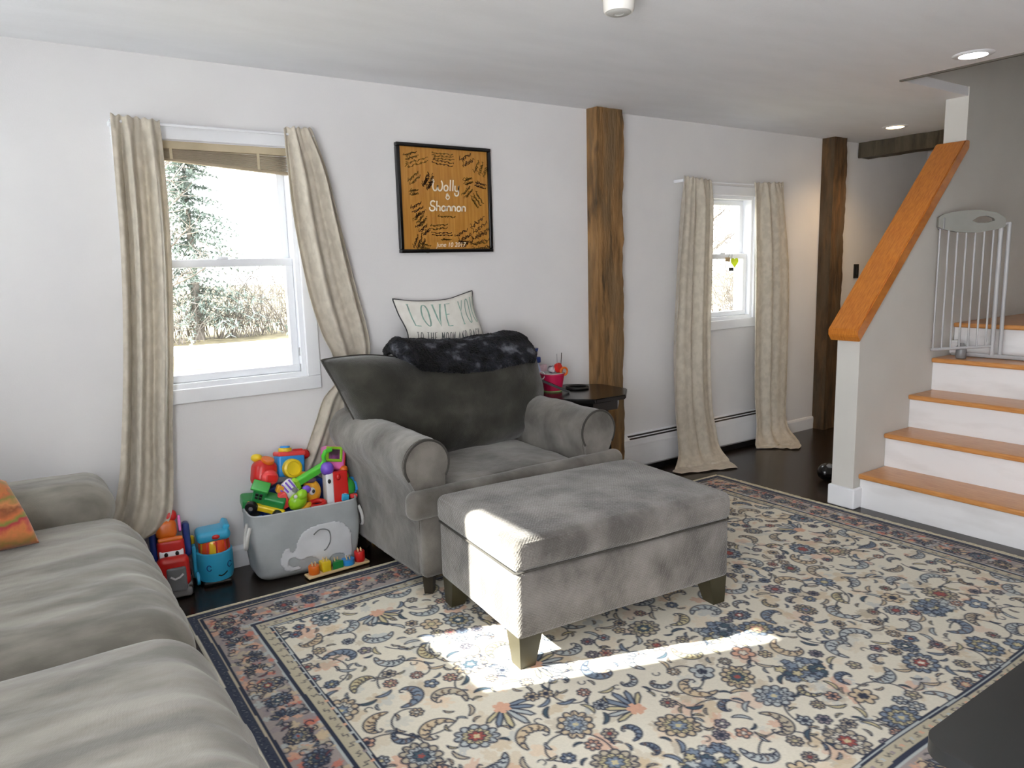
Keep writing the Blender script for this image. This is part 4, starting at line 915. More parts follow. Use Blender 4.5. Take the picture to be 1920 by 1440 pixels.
# rail with a grip opening: front and back outlines bridged
def loop(pts, off): return [bm.verts.new(gp(f, z, off)) for f, z in pts]
for off, fl in ((.016, 1), (-.016, -1)):
    o1 = loop(ol, off); i1 = loop(il, off)
    es = [bm.edges.new((a, b)) for L_ in (o1, i1) for a, b in zip(L_, L_[1:]+L_[:1])]
    bmesh.ops.triangle_fill(bm, edges=es, use_beauty=True)
    if off > 0: A1, A2 = o1, i1
    else:
        for P1, P2 in ((A1, o1), (A2, i1)):
            for k in range(len(P1)): bm.faces.new((P1[k], P1[(k+1) % len(P1)], P2[(k+1) % len(P2)], P2[k]))
add('top_rail', bm, M('gate_grip_grey', (140, 140, 134), (130, 130, 124), 6, rough=.5), t, smooth=False)
bm = nb(); tube(bm, [gp(-.01, GY+.055), gp(1.0, GY+.075)], .009, 10); add('bottom_rail', bm, GREYM, t)
for i in range(7):
    f = .02+i*.142; bm = nb(); tube(bm, [gp(f, GY+.055+.02*f), gp(f, 1.55)], .0055, 10); add('bar', bm, GREYM, t)
bm = nb(); tube(bm, [gp(.985, GY+.02), gp(.985, 1.55)], .012, 12); add('hinge_post', bm, GREYM, t)
bm = nb(); tube(bm, [(4.735, -1.625, GY), (4.735, -1.625, 1.56)], .011, 12); tube(bm, [(4.735, -1.625, 1.555), gp(.985, 1.545)], .008, 8); add('frame_post', bm, GREYM, t)
bm = nb(); rbox(bm, (4.735, -1.90, GY+.012), (.03, 1.08, .024), .006); add('base_bar', bm, GREYM, t)
bm = nb(); rbox(bm, (4.49, -1.375, 1.565), (.032, .04, .07), .008); add('latch', bm, P_GRY, t)
bm = nb(); lathe(bm, [(.024, 0), (.03, .01), (.026, .07), (.012, .09)], (4.61, -1.47, GY+.0), 16); add('wall_cup', bm, P_GRY, t)
bm = nb(); rbox(bm, (4.735, -1.375, GY+.05), (.03, .05, .08), .008); add('wall_mount', bm, P_WHT, t)

# ------------------------------------------------------------------ shiny table at the lower right, pet toy by the half wall
t = empty('coffee_table', (1.95, -3.2, 0), 'glossy black low table with a rounded corner at the lower right edge of the picture', 'table')
def rrect(x0, x1, y0, y1, r, n=10):
    return [(cx+r*math.cos(a0+PI/2*k/n), cy+r*math.sin(a0+PI/2*k/n)) for cx, cy, a0 in ((x1-r, y1-r, 0), (x0+r, y1-r, PI/2), (x0+r, y0+r, PI), (x1-r, y0+r, 1.5*PI)) for k in range(n+1)]
GL = M('black_gloss_top', (30, 32, 33), (24, 26, 27), 5, rough=.36, spec=.7)
bm = nb(); prism(bm, rrect(1.385, 2.40, -3.5, -2.885, .055), 'z', .42, .45); bmesh.ops.bevel(bm, geom=[e for e in bm.edges if abs(e.verts[0].co.z-e.verts[1].co.z) < 1e-6], offset=.010, segments=4, affect='EDGES'); add('table_top', bm, GL, t, ang=50)
bm = nb(); prism(bm, rrect(1.45, 2.34, -3.44, -2.95, .03), 'z', .34, .42); add('apron', bm, BLACK, t)
for x in (1.49, 2.30):
    for y in (-3.40, -2.99):
        bm = nb(); rbox(bm, (x, y, .18), (.05, .05, .358), .006); add('leg', bm, BLACK, t)
t = empty('pet_toy', (4.16, -.93, 0), 'small black shiny object on the dark floor behind the half wall', 'toy')
bm = nb(); ball(bm, (4.16, -.93, .055), (.07, .055, .055), 18); add('body', bm, BLACK, t)
bm = nb(); ball(bm, (4.145, -.955, .098), (.022, .02, .014), 12); add('knob', bm, P_GRY, t)

# ------------------------------------------------------------------ toy basket
KR = -.07
t = empty('toy_basket', (1.045, -.185, 0), 'grey fabric storage basket with a pale elephant, heaped with plastic toys', 'basket', rz=KR)
KW, KD, KH = .50, .27, .318
def kprof(z, off=0):
    f = z/KH; w = KW*(.93+.07*min(1, f*1.6)**.7)/2+off; d = KD*(.90+.10*min(1, f*1.6)**.7)/2+off
    if f < .12: w -= .03*(1-f/.12)**2; d -= .03*(1-f/.12)**2
    return w, d
def kpt(a, z, off=0):
    w, d = kprof(z, off); c, s = math.cos(a), math.sin(a); e = .32
    x = w*math.copysign(abs(c)**e, c); y = d*math.copysign(abs(s)**e, s)
    b = .006*math.sin(a*3+z*14)*math.sin(PI*z/KH)+.006*noise.noise(Vector((x*9, y*9, z*12)))*(1 if z < KH*.93 else .2)
    return (x*(1+b/.25), y*(1+b/.15), z)
bm = nb(); vs = []; fs = []; na, nz = 120, 30
zs = [KH*k/nz for k in range(nz+1)]
rings = [[kpt(2*PI*i/na, z) for i in range(na)] for z in zs]+[[kpt(2*PI*i/na, z, -.006) for i in range(na)] for z in reversed(zs[1:])]
for r in rings: vs += r
fs = [(k*na+i, k*na+(i+1) % na, (k+1)*na+(i+1) % na, (k+1)*na+i) for k in range(len(rings)-1) for i in range(na)]+[tuple(range(na)), tuple((len(rings)-1)*na+i for i in range(na))]
addgeo(bm, vs, fs)
add('body', bm, M('grey_canvas', (174, 180, 182), (156, 162, 164), 5, rough=.9, bump=.6, bscale=11), t, world=False, ang=60)
bm = nb(); tube(bm, [kpt(2*PI*i/na, KH, -.003) for i in range(na)], .004, 8, closed=True); add('rim', bm, M('pale_canvas_rim', (186, 192, 194), (176, 182, 184), 8, rough=.9), t, world=False)
HAND = M('white_strap', (214, 214, 212), (200, 200, 198), 20, rough=.9)
for sx in (-1, 1):
    bm = nb(); yh = -.09 if sx < 0 else -.06
    pts = [(sx*(KW/2+.004), yh-.03, .275), (sx*(KW/2+.018), yh-.034, .23), (sx*(KW/2+.024), yh-.02, .18), (sx*(KW/2+.022), yh+.02, .175), (sx*(KW/2+.016), yh+.034, .22), (sx*(KW/2+.004), yh+.03, .275)]
    tube(bm, spline(pts, 30), .008, 8); add('handle', bm, HAND, t, world=False)
# elephant applique on the front face: mapped onto the front of the basket
def kfront(u, z, off=.0035):
    w, d = kprof(z); best = None
    c = max(-.999, min(.999, u/w)); a = -math.acos(math.copysign(abs(c)**(1/.32), c))
    q = kpt(a, z, off); return q
def flat_patch(bm, poly, off0, off1, n=30):
    xs = [p[0] for p in poly]; zs_ = [p[1] for p in poly]; x0, x1, z0, z1 = min(xs), max(xs), min(zs_), max(zs_); m = 46; k = 34
    def inside(x, z):
        c = False
        for (xa, za), (xb, zb) in zip(poly, poly[1:]+poly[:1]):
            if (za > z) != (zb > z) and x < (xb-xa)*(z-za)/(zb-za)+xa: c = not c
        return c
    g = {}
    def V(i, j):
        if (i, j) not in g: g[i, j] = bm.verts.new(kfront(x0+(x1-x0)*i/m, z0+(z1-z0)*j/k, off1))
        return g[i, j]
    for i in range(m):
        for j in range(k):
            if inside(x0+(x1-x0)*(i+.5)/m, z0+(z1-z0)*(j+.5)/k): bm.faces.new((V(i, j), V(i+1, j), V(i+1, j+1), V(i, j+1)))
    return bm
E1 = [tuple(v)[:2] for v in spline([(x, z, 0) for x, z in [(-.06, .165), (-.02, .215), (.06, .235), (.15, .225), (.20, .17), (.205, .10), (.20, .045), (.165, .035), (.155, .065), (.11, .075), (.09, .06), (.085, .03), (.04, .028), (.03, .07), (.0, .085), (-.05, .082), (-.075, .10), (-.10, .085), (-.085, .06), (-.045, .05), (-.06, .035), (-.11, .045), (-.135, .09), (-.12, .14), (-.095, .15), (-.085, .125), (-.07, .13), (-.06, .165)]], 110)]
bm = nb(); flat_patch(bm, E1, 0, .003); ap = add('elephant_applique', bm, M('pale_felt', (206, 209, 213), (196, 199, 203), 9, rough=.95), t, world=False)
md = ap.modifiers.new('t', 'SOLIDIFY'); md.thickness = .004; md.offset = 0; ap.modifiers.new('s', 'SMOOTH').iterations = 3
bm = nb(); tube(bm, [kfront(x, z, .0065) for x, z, _ in spline([(.02, .19, 0), (.05, .21, 0), (.09, .195, 0), (.095, .15, 0), (.075, .115, 0), (.06, .105, 0)], 20)], .003, 8); add('ear_seam', bm, M('grey_seam', (120, 124, 126), (110, 114, 116), 9, rough=.95), t, world=False)

# ------------------------------------------------------------------ toys heaped in the basket
G = 'plastic toys in the basket'
def T4(x, y, z, rx=0, ry=0, rz=0): return Matrix.Translation((x, y, z)) @ Matrix.Rotation(rz, 4, 'Z') @ Matrix.Rotation(ry, 4, 'Y') @ Matrix.Rotation(rx, 4, 'X')
def rb(s, r, c=(0, 0, 0), Tm=None, **k): return rbox(nb(), c, s, r, T=Tm, **k)
def disc(r, h, Tm, seg=24): return lathe(nb(), [(r*.92, 0), (r, h*.2), (r, h*.8), (r*.92, h)], seg=seg, T=Tm)
FY = Matrix.Rotation(PI/2, 4, 'X')   # lathe axis z -> -y (towards the viewer)
A = T4(.905, -.13, .468, -.2, .25, .15)
item('toy_robot', 'red rounded toy with a yellow lens on top at the upper left of the basket', 'toy', [('body', rb((.112, .10, .125), .04, Tm=A, core=3), P_RED), ('snout', ball(nb(), (.005, -.05, -.02), (.042, .03, .036), 18, A), P_CORAL), ('lamp', disc(.03, .02, A @ T4(0, -.025, .05, .5)), P_ORG), ('cap', ball(nb(), (-.03, .02, .07), (.028, .026, .02), 16, A), P_YEL), ('grille', rb((.05, .01, .03), .004, (.0, -.08, -.025), A), P_RED)], G)
A = T4(1.035, -.10, .478, -.15, .12, .08)
item('toy_camera', 'blue toy camera with a yellow lens and a red top', 'toy', [('body', rb((.135, .07, .105), .016, Tm=A), P_BLUE), ('lens', lathe(nb(), [(.046, 0), (.044, .03), (.034, .036), (.030, .026), (.001, .024)], seg=28, T=A @ T4(-.005, -.03, -.012) @ FY), P_YEL), ('top', rb((.137, .072, .022), .009, (0, 0, .056), A), P_CORAL), ('button_rim', disc(.031, .022, A @ T4(-.02, 0, .062)), P_YEL), ('button', disc(.023, .014, A @ T4(-.02, 0, .079)), P_BLUE), ('viewfinder', rb((.05, .02, .03), .006, (.04, -.005, .062), A), P_RED)], G)
A = T4(1.095, -.21, .445, .2, -.36, .1)
item('toy_hammer', 'bright green toy handle lying across the basket pile', 'toy', [('shaft', rb((.145, .034, .036), .008, Tm=A), P_BGRN), ('hook', tube(nb(), [A @ Vector(p) for p in ((.065, 0, .01), (.088, 0, .022), (.092, 0, .05), (.11, 0, .066), (.14, 0, .058))], .011, 10), P_BGRN), ('flange', rb((.02, .04, .05), .005, (-.075, 0, -.004), A), P_LIME)], G)
item('toy_ball', 'larger purple ball beside the pink cube on the basket pile', 'ball', [('b', ball(nb(), (1.175, -.225, .462), (.033, .03, .033), 20), P_PUR)], G)
A = T4(1.235, -.14, .487, -.25, .18, -.1)
item('shape_sorter', 'pink cube toy with a lime green square window at the top right of the pile', 'toy', [('body', rb((.098, .09, .115), .012, Tm=A), P_PINK)] + [('window_frame', (lambda b: [rbox(b, c, s, .005, T=A) for c, s in (((-.005, -.045, .047), (.08, .016, .014)), ((-.005, -.045, -.013), (.08, .016, .014)), ((-.038, -.045, .017), (.014, .016, .05)), ((.028, -.045, .017), (.014, .016, .05)))] and b)(nb()), P_LIME), ('window', rb((.054, .006, .05), .002, (-.005, -.047, .017), A), M('magenta', (206, 90, 190), (60, 40, 50), 12, rough=.4)), ('side_panel', rb((.006, .08, .09), .002, (.05, 0, .005), A), P_RED)], G)
A = T4(1.205, -.225, .365, -.15, .05, -.05)
item('toy_house', 'white and red block toy standing at the right of the basket', 'toy', [('body', rb((.075, .06, .155), .006, (.022, 0, 0), A), P_RED), ('face_panel', rb((.036, .066, .165), .008, (-.03, 0, .003), A), P_WHT), ('eye', ball(nb(), (-.034, -.034, .035), (.008, .006, .011), 12, A), P_BLK), ('badge', disc(.010, .006, A @ T4(.04, -.029, -.04) @ FY), P_WHT), ('knob', ball(nb(), (.012, -.03, .05), (.012, .008, .016), 12, A), P_RED), ('foot', ball(nb(), (-.02, -.03, -.08), (.02, .014, .012), 12, A), P_WHT)], G)
A = T4(1.272, -.215, .352, -.25, -.1, -.1)
item('toy_turtle', 'green turtle shaped toy on a blue base at the right end of the basket', 'toy', [('base', rb((.09, .045, .085), .012, (0, .022, 0), A), P_BLUE), ('shell', ball(nb(), (0, -.012, 0), (.037, .026, .047), 20, A), P_GRN), ('head', ball(nb(), (.004, -.01, .056), (.014, .014, .02), 14, A), P_LIME), ('fin', ball(nb(), (.042, -.005, -.005), (.014, .012, .024), 12, A), P_BLUE)], G)
item('toy_ball', 'orange and red ball above the green turtle', 'ball', [('b', ball(nb(), (1.268, -.195, .437), (.021, .019, .019), 16), P_ORG)], G)
A = T4(.893, -.222, .356, .35, .34, -.42) @ Matrix.Scale(.86, 4)
item('toy_tractor', 'green and yellow toy tractor at the left front of the basket', 'toy', [('hood', rb((.125, .07, .06), .012, (.02, 0, .015), A), P_DGRN), ('cab', rb((.068, .074, .085), .012, (-.055, 0, .04), A), P_DGRN), ('chassis', rb((.20, .03, .036), .01, (-.005, -.04, -.018), A), P_YEL), ('roof', rb((.09, .085, .014), .005, (-.06, 0, .086), A), P_GRN)] + [('wheel', lathe(nb(), [(.012, 0), (.014, .004), (r, .006), (r, .026), (r*.8, .03)], seg=24, T=A @ T4(x, -.045, z) @ FY), P_BLK) for x, z, r in ((-.075, -.012, .032), (.06, -.022, .026))] + [('hub', disc(.011, .006, A @ T4(-.075, -.074, -.012) @ FY), P_GRY), ('grate', (lambda b: [rbox(b, (x, -.0385, z), (.016, .006, .016), .002, T=A) for x in (-.066, -.045) for z in (.038, .058)] and b)(nb()), P_BLK)], G)
item('toy_crate', 'deep green flat toy behind the tractor at the left of the basket', 'toy', [('b', rb((.12, .09, .05), .012, Tm=T4(.86, -.10, .337, .2, .1, -.1)), P_DGRN)], G)
A = T4(1.012, -.262, .345, .2, -.45, .1)
item('toy_frog', 'lime green frog shaped toy at the front of the basket', 'toy', [('body', ball(nb(), (0, 0, 0), (.047, .032, .04), 20, A), P_LIME), ('snout', ball(nb(), (.026, -.012, .026), (.028, .024, .024), 16, A), P_LIME), ('foot', ball(nb(), (.02, -.01, -.045), (.03, .02, .012), 14, A), P_AMB), ('eye', ball(nb(), (-.004, -.02, .042), (.010, .008, .010), 12, A), P_WHT)], G)
item('toy_bead', 'small purple ball above the lime green frog', 'ball', [('b', ball(nb(), (1.062, -.245, .388), (.021, .02, .019), 16), P_PUR)], G)
A = T4(1.10, -.20, .358, -.15, .12, -.1)
item('toy_lion', 'yellow animal toy with one big eye and a blue collar, mid basket', 'toy', [('head', ball(nb(), (0, 0, 0), (.045, .035, .056), 20, A), P_AMB), ('eye', ball(nb(), (-.006, -.034, .006), (.016, .008, .018), 14, A), P_WHT), ('pupil', ball(nb(), (-.001, -.041, .006), (.007, .004, .009), 12, A), P_BLK), ('tuft', ball(nb(), (-.012, -.014, .058), (.03, .022, .016), 14, A), M('plum_tuft', (110, 84, 104), (86, 64, 80), 40, rough=.7)), ('collar', rb((.09, .05, .026), .01, (.002, 0, -.055), A), P_NAVY)], G)
A = T4(.985, -.205, .392, -.3, -.55, .1)
bm1 = rb((.085, .05, .075), .012, Tm=A); bm2 = nb()
for k in range(4): rbox(bm2, (-.028+.019*k, -.026, .012), (.008, .006, .046), .002, T=A)
item('toy_piano', 'white toy with purple stripes in the middle left of the pile', 'toy', [('body', bm1, P_WHT), ('stripe', bm2, P_PUR), ('dial', disc(.013, .008, A @ T4(.02, -.024, -.02) @ FY), P_GRY)], G)
item('toy_block', 'red block between the tractor and the lime green frog', 'block', [('b', rb((.042, .04, .075), .008, Tm=T4(.955, -.235, .355, .1, -.3, 0)), P_CORAL)], G)
item('toy_brick', 'small orange block above the tractor', 'block', [('b', rb((.034, .03, .036), .008, Tm=T4(.948, -.215, .405, .1, .4, 0)), P_AMB)], G)
item('toy_cup', 'yellow block toy under the green handle', 'toy', [('b', rb((.07, .05, .06), .014, Tm=T4(1.09, -.155, .415, .1, .3, .2)), P_AMB)], G)
item('toy_cone', 'dark red ball behind the camera at the back of the pile', 'ball', [('b', ball(nb(), (1.125, -.06, .51), (.026, .024, .024), 16), P_RED)], G)
item('toy_ring', 'red ring low at the front edge of the basket', 'ring', [('b', tube(nb(), [(1.105+.035*math.cos(a), -.255+.02*math.sin(a), .312+.008*math.sin(a)) for a in [i*2*PI/24 for i in range(24)]], .012, 10, closed=True), P_RED)], G)
item('toy_peg', 'small pale blue block at the right front rim of the basket', 'block', [('b', rb((.035, .03, .035), .008, Tm=T4(1.24, -.262, .318, .1, .2, 0)), P_SKY)], G)
item('toy_wedge', 'small coral block beside the pale blue block at the rim', 'block', [('b', rb((.035, .03, .02), .006, Tm=T4(1.285, -.255, .315, 0, .1, 0)), P_CORAL)], G)
# layer of toys filling the basket underneath, mostly hidden
for k, (x, y, z, mm, lab) in enumerate([(.86, -.18, .25, P_BLUE, 'dark'), (.98, -.14, .30, P_NAVY, 'x'), (1.10, -.10, .33, P_GRN, 'x'), (1.22, -.12, .31, P_NAVY, 'x')]):
    item('toy_box', ['blue box under the tractor in the basket', 'navy box under the striped toy in the basket', 'green box under the yellow animal in the basket', 'navy box under the white and red block in the basket'][k], 'box', [('b', rb((.105, .13, .16 if k else .10), .012, Tm=T4(x, y, z-.03)), mm)], G)
item('toy_box', 'dark blue box under the blue camera at the back of the basket', 'box', [('b', rb((.30, .08, .36), .012, Tm=T4(1.03, -.115, .22)), P_NAVY)], G)

# ------------------------------------------------------------------ toys on the floor
t = empty('toy_truck', (.482, -.135, 0), 'red toy truck with a grey grille standing on end of the sofa by the curtain', 'toy', rz=-.12)
t['label'] = 'red toy truck with a grey grille on the floor beside the sofa'
def tb(nm, mat, s, r, c, rot=(0, 0, 0), parent=None, **k):
    return add(nm, rb(s, r, Tm=T4(*c, *rot), **k), mat, parent or t, world=False)
tb('chassis', P_GRY, (.125, .17, .045), .015, (0, .01, .04))
hood = tb('hood', P_RED, (.128, .085, .135), .026, (0, -.035, .115), (-.12, 0, 0))
tb('grille', M('truck_grille', (120, 122, 126), (108, 110, 114), 6, rough=.4), (.078, .02, .105), .010, (.008, -.082, .092), (-.12, 0, 0))
tb('bumper', P_GRY, (.13, .035, .04), .012, (0, -.070, .028))
bm = nb(); ribbon(bm, [(-.025, .006), (-.008, -.006), (.012, 0), (.026, .012)], .008, lambda a, b: (a+.008, -.0955+.12*(b), .105+b), 4); add('mouth', bm, P_WHT, t, world=False, smooth=False)
tb('cab', P_RED, (.112, .06, .085), .02, (-.002, .012, .205), (-.2, 0, 0))
ws = tb('windshield', P_WHT, (.098, .012, .034), .006, (-.002, -.018, .190), (-.45, 0, 0))
for x in (-.022, .022):
    bm = nb(); ball(bm, (x-.002, -.026, .189), (.008, .005, .011), 12); add('pupil', bm, P_BLK, ws, world=False)
tb('visor', P_ORG, (.10, .04, .02), .008, (-.002, .01, .246), (-.3, 0, 0))
tb('tank', P_ORG, (.088, .075, .09), .03, (-.014, .04, .285), (-.3, 0, 0), core=2)
tb('tank_top', P_RED, (.07, .06, .05), .02, (.0, .055, .338), (-.35, 0, 0))
tb('side_rail', P_PINK, (.012, .06, .07), .005, (.042, .045, .30), (-.4, 0, 0))
for x in (-.070, .066): tb('side_panel', P_NAVY, (.03, .075, .15), .014, (x, .05, .225), (-.15, 0, 0))
for x in (-.06, .06):
    for y in (-.035, .055):
        bm = lathe(nb(), [(.036, -.012), (.04, -.008), (.04, .008), (.036, .012)], seg=24, T=T4(x, y, .04, 0, PI/2, 0)); add('wheel', bm, P_BLK, t, world=False)
t = empty('toy_car', (.662, -.10, 0), 'sky blue round-nosed toy with orange and yellow windows beside the red truck', 'toy', rz=-.12)
bm = lathe(nb(), [(.055, .012), (.073, .02), (.079, .045), (.080, .12), (.079, .148), (.073, .152), (.068, .148)], (0, 0, 0), 36, sy=1.0)
add('body', bm, P_SKY, t, world=False)
bm = lathe(nb(), [(.055, .13), (.066, .15), (.064, .195), (.058, .205)], (0, 0, 0), 36); add('window_band', bm, M('toy_window', (238, 90, 40), (236, 196, 50), 26, stretch=(1, 1, .2), rough=.2, lo=.48, hi=.52), t, world=False)
for a in (-2.05, -1.45, -.8, -.2):
    bm = tube(nb(), [(.067*math.cos(a), .067*math.sin(a), .145), (.064*math.cos(a), .064*math.sin(a), .205)], .004, 8); add('pillar', bm, P_CORAL, t, world=False)
tb('roof', P_SKY, (.145, .13, .05), .022, (.0, 0, .226), (0, -.03, 0), core=2)
tb('spoiler', P_SKY, (.03, .11, .03), .01, (.056, .01, .255), (0, .4, 0))
bm = ball(nb(), (.008, -.066, .226), (.017, .008, .011), 14); add('badge', bm, P_RED, t, world=False)
bm = nb(); ribbon(bm, [(-.008, .052), (.004, .046), (.018, .050), (.032, .060)], .006, lambda a, b: (a+.012, -math.sqrt(max(.0, .0812**2-(a+.012)**2)), b), 4); add('mouth', bm, P_BLK, t, world=False, smooth=False)
for x in (-.032, .056):
    bm = nb(); ribbon(bm, arc(0, 0, .009, .013, 20, 340, 12), .004, lambda a, b, x=x: (a+x, -math.sqrt(max(0, .0812**2-(a+x)**2)), b+.088), 2); add('eye', bm, P_NAVY, t, world=False, smooth=False)
tb('base', P_BLK, (.12, .14, .02), .008, (0, 0, .010))
for y in (-.03, .05):
    bm = lathe(nb(), [(.026, -.008), (.03, -.005), (.03, .005), (.026, .008)], seg=24, T=T4(-.078, y, .035, 0, PI/2, 0)); add('wheel', bm, P_SKY, t, world=False)
tb('side_tube', P_SKY, (.018, .10, .15), .008, (-.084, .03, .11)); tb('side_light', P_YEL, (.02, .03, .04), .008, (-.086, .03, .20))
# peg board
t = empty('peg_board_toy', (1.15, -.345, 0), 'wooden shape board with coloured pegs on the floor in front of the basket', 'toy', rz=.06)
tb('board', M('pale_wood', (222, 196, 150), (206, 178, 132), 8, stretch=(1, 8, 1), rough=.5), (.305, .062, .012), .005, (0, 0, .010))
for k, (x, m, sh) in enumerate(((-.115, P_ORG, 0), (-.06, P_YEL, 1), (-.005, P_DGRN, 2), (.055, P_BLUE, 3), (.115, P_RED, 0))):
    h = (.040, .048, .034, .026, .05)[k]
    bm = nb()
    if sh == 0: lathe(bm, [(.023, 0), (.025, .003), (.025, h-.003), (.023, h)], (x, 0, .016), 24)
    elif sh == 1: rbox(bm, (x, 0, .016+h/2), (.044, .044, h), .004)
    elif sh == 2: prism(bm, [(x-.026, -.02), (x+.026, -.02), (x, .026)], 'z', .016, .016+h)
    else: lathe(bm, [(.029, 0), (.03, .003), (.03, h)], (x, 0, .016), 24)
    add('shape_block', bm, m, t, world=False)
    for i in range(4 if sh != 2 else 3):
        a = i*PI/2+.5; bm = nb(); cyl(bm, (x+.010*math.cos(a), .010*math.sin(a), .016), (x+.010*math.cos(a), .010*math.sin(a), .016+h+.014), .0032, 8); add('peg', bm, M('pale_wood', (1, 1, 1)), t, world=False)
t = empty('toy_wedge', (1.475, -.10, 0), 'yellow toy on the dark floor half hidden under the armchair', 'toy')
bm = rb((.085, .05, .028), .006, Tm=T4(1.475, -.10, .015, 0, 0, -.3)); add('body', bm, P_AMB, t)
bm = rb((.03, .02, .02), .006, Tm=T4(1.53, -.12, .012, 0, 0, -.3)); add('tab', bm, P_LIME, t)

# ------------------------------------------------------------------ hanging ornament in the small window
t = empty('window_ornament', (4.40, .028, 1.37), 'small yellow green heart ornament hanging on the small window', 'ornament')
hp = [(.036*.9*(16*math.sin(a)**3)/16, .036*(13*math.cos(a)-5*math.cos(2*a)-2*math.cos(3*a)-math.cos(4*a))/16) for a in [i*2*PI/40 for i in range(40)]]
bm = nb(); prism(bm, [(4.41+p[0]*1.25, 1.375+p[1]*1.1) for p in hp], 'y', .022, .028); add('heart', bm, M('yellow_green_glass', (214, 226, 60), (196, 206, 50), 20, rough=.3, trans=.5), t)
bm = nb(); rbox(bm, (4.335, .026, 1.395), (.05, .006, .03), .002); add('tag', bm, M('tan_tag', (200, 178, 140), (186, 164, 126), 20, rough=.7, trans=.3), t)
bm = nb(); rbox(bm, (4.375, .026, 1.325), (.05, .006, .025), .002); add('charm', bm, MATTEBLACK, t)
bm = nb(); cyl(bm, (4.375, .026, 1.335), (4.385, .026, 1.44), .0015, 6); cyl(bm, (4.335, .026, 1.40), (4.36, .026, 1.44), .0015, 6); add('cord', bm, P_GRY, t)

# ------------------------------------------------------------------ outdoors
GRASS = M('dry_lawn', (122, 112, 86), (94, 86, 62), 3, rough=.95, detail=9)
struct('ground', box(nb(), -60, 90, .16, 120, -.6, -.5), GRASS, smooth=False)
bm = nb(); vs = []; n = 60
for i in range(n+1):
    x = -20+80*i/n; w = 1.1+.7*noise.noise(Vector((x*.35, 1, 0))); y = 16.2+.8*noise.noise(Vector((x*.2, 4, 0)))
    vs += [(x, y-w, -.495), (x, y-w*.4, -.41), (x, y+w*.5, -.41), (x, y+w, -.495)]
addgeo(bm, vs, [(i*4+k, i*4+k+1, i*4+k+5, i*4+k+4) for i in range(n) for k in range(3)])
add('snow_bank', bm, M('snow', (245, 247, 250), (236, 240, 246), 3, rough=.8), label='strip of snow across the lawn seen through the big window', cat='snow', kind='stuff')
BARK = M('bare_twig', (128, 120, 112), (96, 90, 84), 3, rough=.9)
def twigs(bm, base, h, n, spread, rr, rnd, lean=(0, 0)):
    for k in range(n):
        a = rnd.random()*2*PI; s = spread*math.sqrt(rnd.random()); p = Vector((base[0]+s*math.cos(a), base[1]+s*math.sin(a)*.6, base[2])); L = h*(.45+.55*rnd.random())
        d = Vector((rnd.uniform(-.45, .45)+lean[0], rnd.uniform(-.4, .4), 1)).normalized(); pts = [p]
        for i in range(4):
            p = p+d*L/4; d = (d+Vector((rnd.uniform(-.35, .35), rnd.uniform(-.35, .35), rnd.uniform(-.25, .1)))).normalized(); pts.append(p)
        tube(bm, pts, [rr, rr*.8, rr*.6, rr*.45, rr*.3], 3, cap=False)
        for j in range(5):
            q = pts[1+j % 4]; e = (Vector((rnd.uniform(-1, 1), rnd.uniform(-1, 1), rnd.uniform(-.1, .8)))).normalized(); tube(bm, [q, q+e*L*.16, q+e*L*.3+Vector((0, 0, .03))], [rr*.55, rr*.4, rr*.25], 3, cap=False)
rnd = random.Random(4)
bm = nb()
for i in range(38): twigs(bm, (-3+i*.62, 18.6+rnd.random()*2.6, -.5), 2.3+rnd.random()*.5, 26, .8, .016, rnd)
add('thicket', bm, BARK, label='thicket of bare brush beyond the lawn outside the big window', cat='bushes', kind='stuff')
bm = nb()
for i in range(60): twigs(bm, (12+rnd.random()*14, 8.5+rnd.random()*5, -.5), 2.2+rnd.random()*1.2, 14, .7, .016, rnd)
add('thicket', bm, BARK, label='pale bare brush right outside the small window', cat='bushes', kind='stuff')
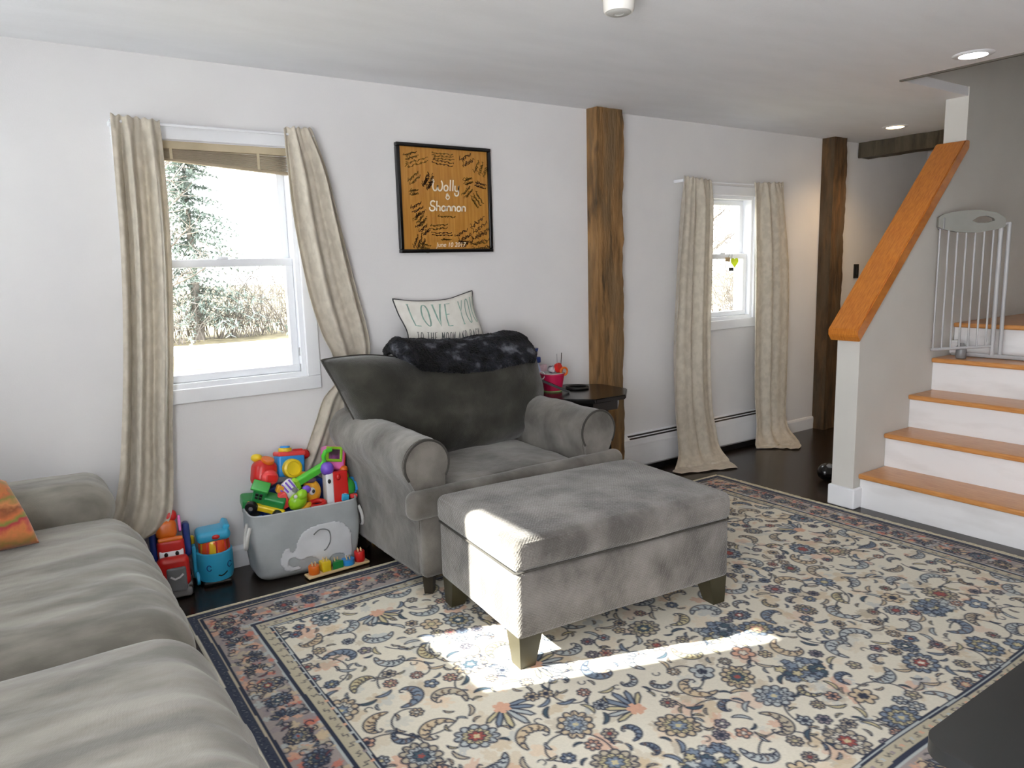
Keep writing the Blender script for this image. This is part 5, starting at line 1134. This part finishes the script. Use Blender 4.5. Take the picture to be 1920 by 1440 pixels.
def tree(x, y, h, label, seed, rr=.1, spread=.42):
    rnd = random.Random(seed); t = empty('bare_tree', (x, y, -.5), label, 'tree')
    bm = nb(); tp = [Vector((x, y, -.5))]; d = Vector((rnd.uniform(-.08, .08), 0, 1))
    for i in range(8): tp.append(tp[-1]+d.normalized()*h/8); d = d+Vector((rnd.uniform(-.12, .12), rnd.uniform(-.12, .12), 0))
    tube(bm, tp, [rr*(1-.1*i) for i in range(9)], 8); add('trunk', bm, BARK, t)
    bm = nb()
    for i in range(2, 9):
        for k in range(6):
            a = rnd.random()*2*PI; L = h*spread*(1.15-.09*i)*rnd.uniform(.6, 1); p = tp[i].copy(); d = Vector((math.cos(a), math.sin(a), .55)); pts = [p]
            for j in range(5): p = p+d.normalized()*L/5; pts.append(p); d = d+Vector((rnd.uniform(-.3, .3), rnd.uniform(-.3, .3), rnd.uniform(-.1, .25)))
            tube(bm, pts, [rr*.4*(1-.17*j) for j in range(6)], 4, cap=False)
            for q in pts[1:]:
                for _ in range(4):
                    e = Vector((rnd.uniform(-1, 1), rnd.uniform(-1, 1), rnd.uniform(-.2, 1))).normalized()*L*.3; f = e+Vector((rnd.uniform(-.3, .3), rnd.uniform(-.3, .3), .1))*L*.2; tube(bm, [q, q+e*.5, q+f], [rr*.13, rr*.1, rr*.06], 3, cap=False)
    add('branches', bm, BARK, t); return t
tree(2.35, 12.5, 5.6, 'bare branching tree at the left of the view through the big window', 3, .07)
tree(16.0, 11.0, 7, 'pale bare tree seen through the upper pane of the small window', 9, .1)
tree(14.0, 9.6, 6, 'slender bare tree right of the others outside the small window', 21, .07)
def conifer(x, y, h, label, seed):
    rnd = random.Random(seed); t = empty('evergreen_tree', (x, y, -.5), label, 'tree')
    bm = nb(); tube(bm, [(x, y, -.5), (x, y, h-.5)], [.16, .02], 8); add('trunk', bm, BARK, t)
    bm = nb()
    for i in range(46):
        f = (i+.5)/46; z = -.1+f*(h-.6); L = (1-f)**.8*h*.36+.1
        for k in range(7):
            a = rnd.random()*2*PI; l = L*rnd.uniform(.6, 1.1); c = Vector((math.cos(a), math.sin(a), 0))
            for j in range(9):
                u = (j+1)/9; q = Vector((x, y, z))+c*l*u+Vector((0, 0, -.18*l*u*u+.05))
                for m in range(5):
                    e = (c*.4+Vector((rnd.uniform(-1, 1), rnd.uniform(-1, 1), rnd.uniform(-.5, .4)))).normalized()*.22; n_ = e.cross(Vector((0, 0, 1))).normalized()*.035
                    addgeo(bm, [q-n_, q+n_, q+e], [(0, 1, 2)])
    add('foliage', bm, M('evergreen_needles', (150, 160, 152), (118, 130, 122), 3, rough=.9), t, smooth=False); return t
conifer(4.6, 19.5, 6.2, 'evergreen tree behind the brush at the left of the big window view', 2)
struct('ground_rear', box(nb(), -30, 40, -40, -6.12, -.3, -.2), MATS['snow'], smooth=False)  # unseen snow, added to bounce sunlight up to the ceiling
struct('ground_side', box(nb(), -40, -.96, -6.1, .15, -.3, -.2), MATS['snow'], smooth=False)  # same added snow reflector, outside the left wall opening
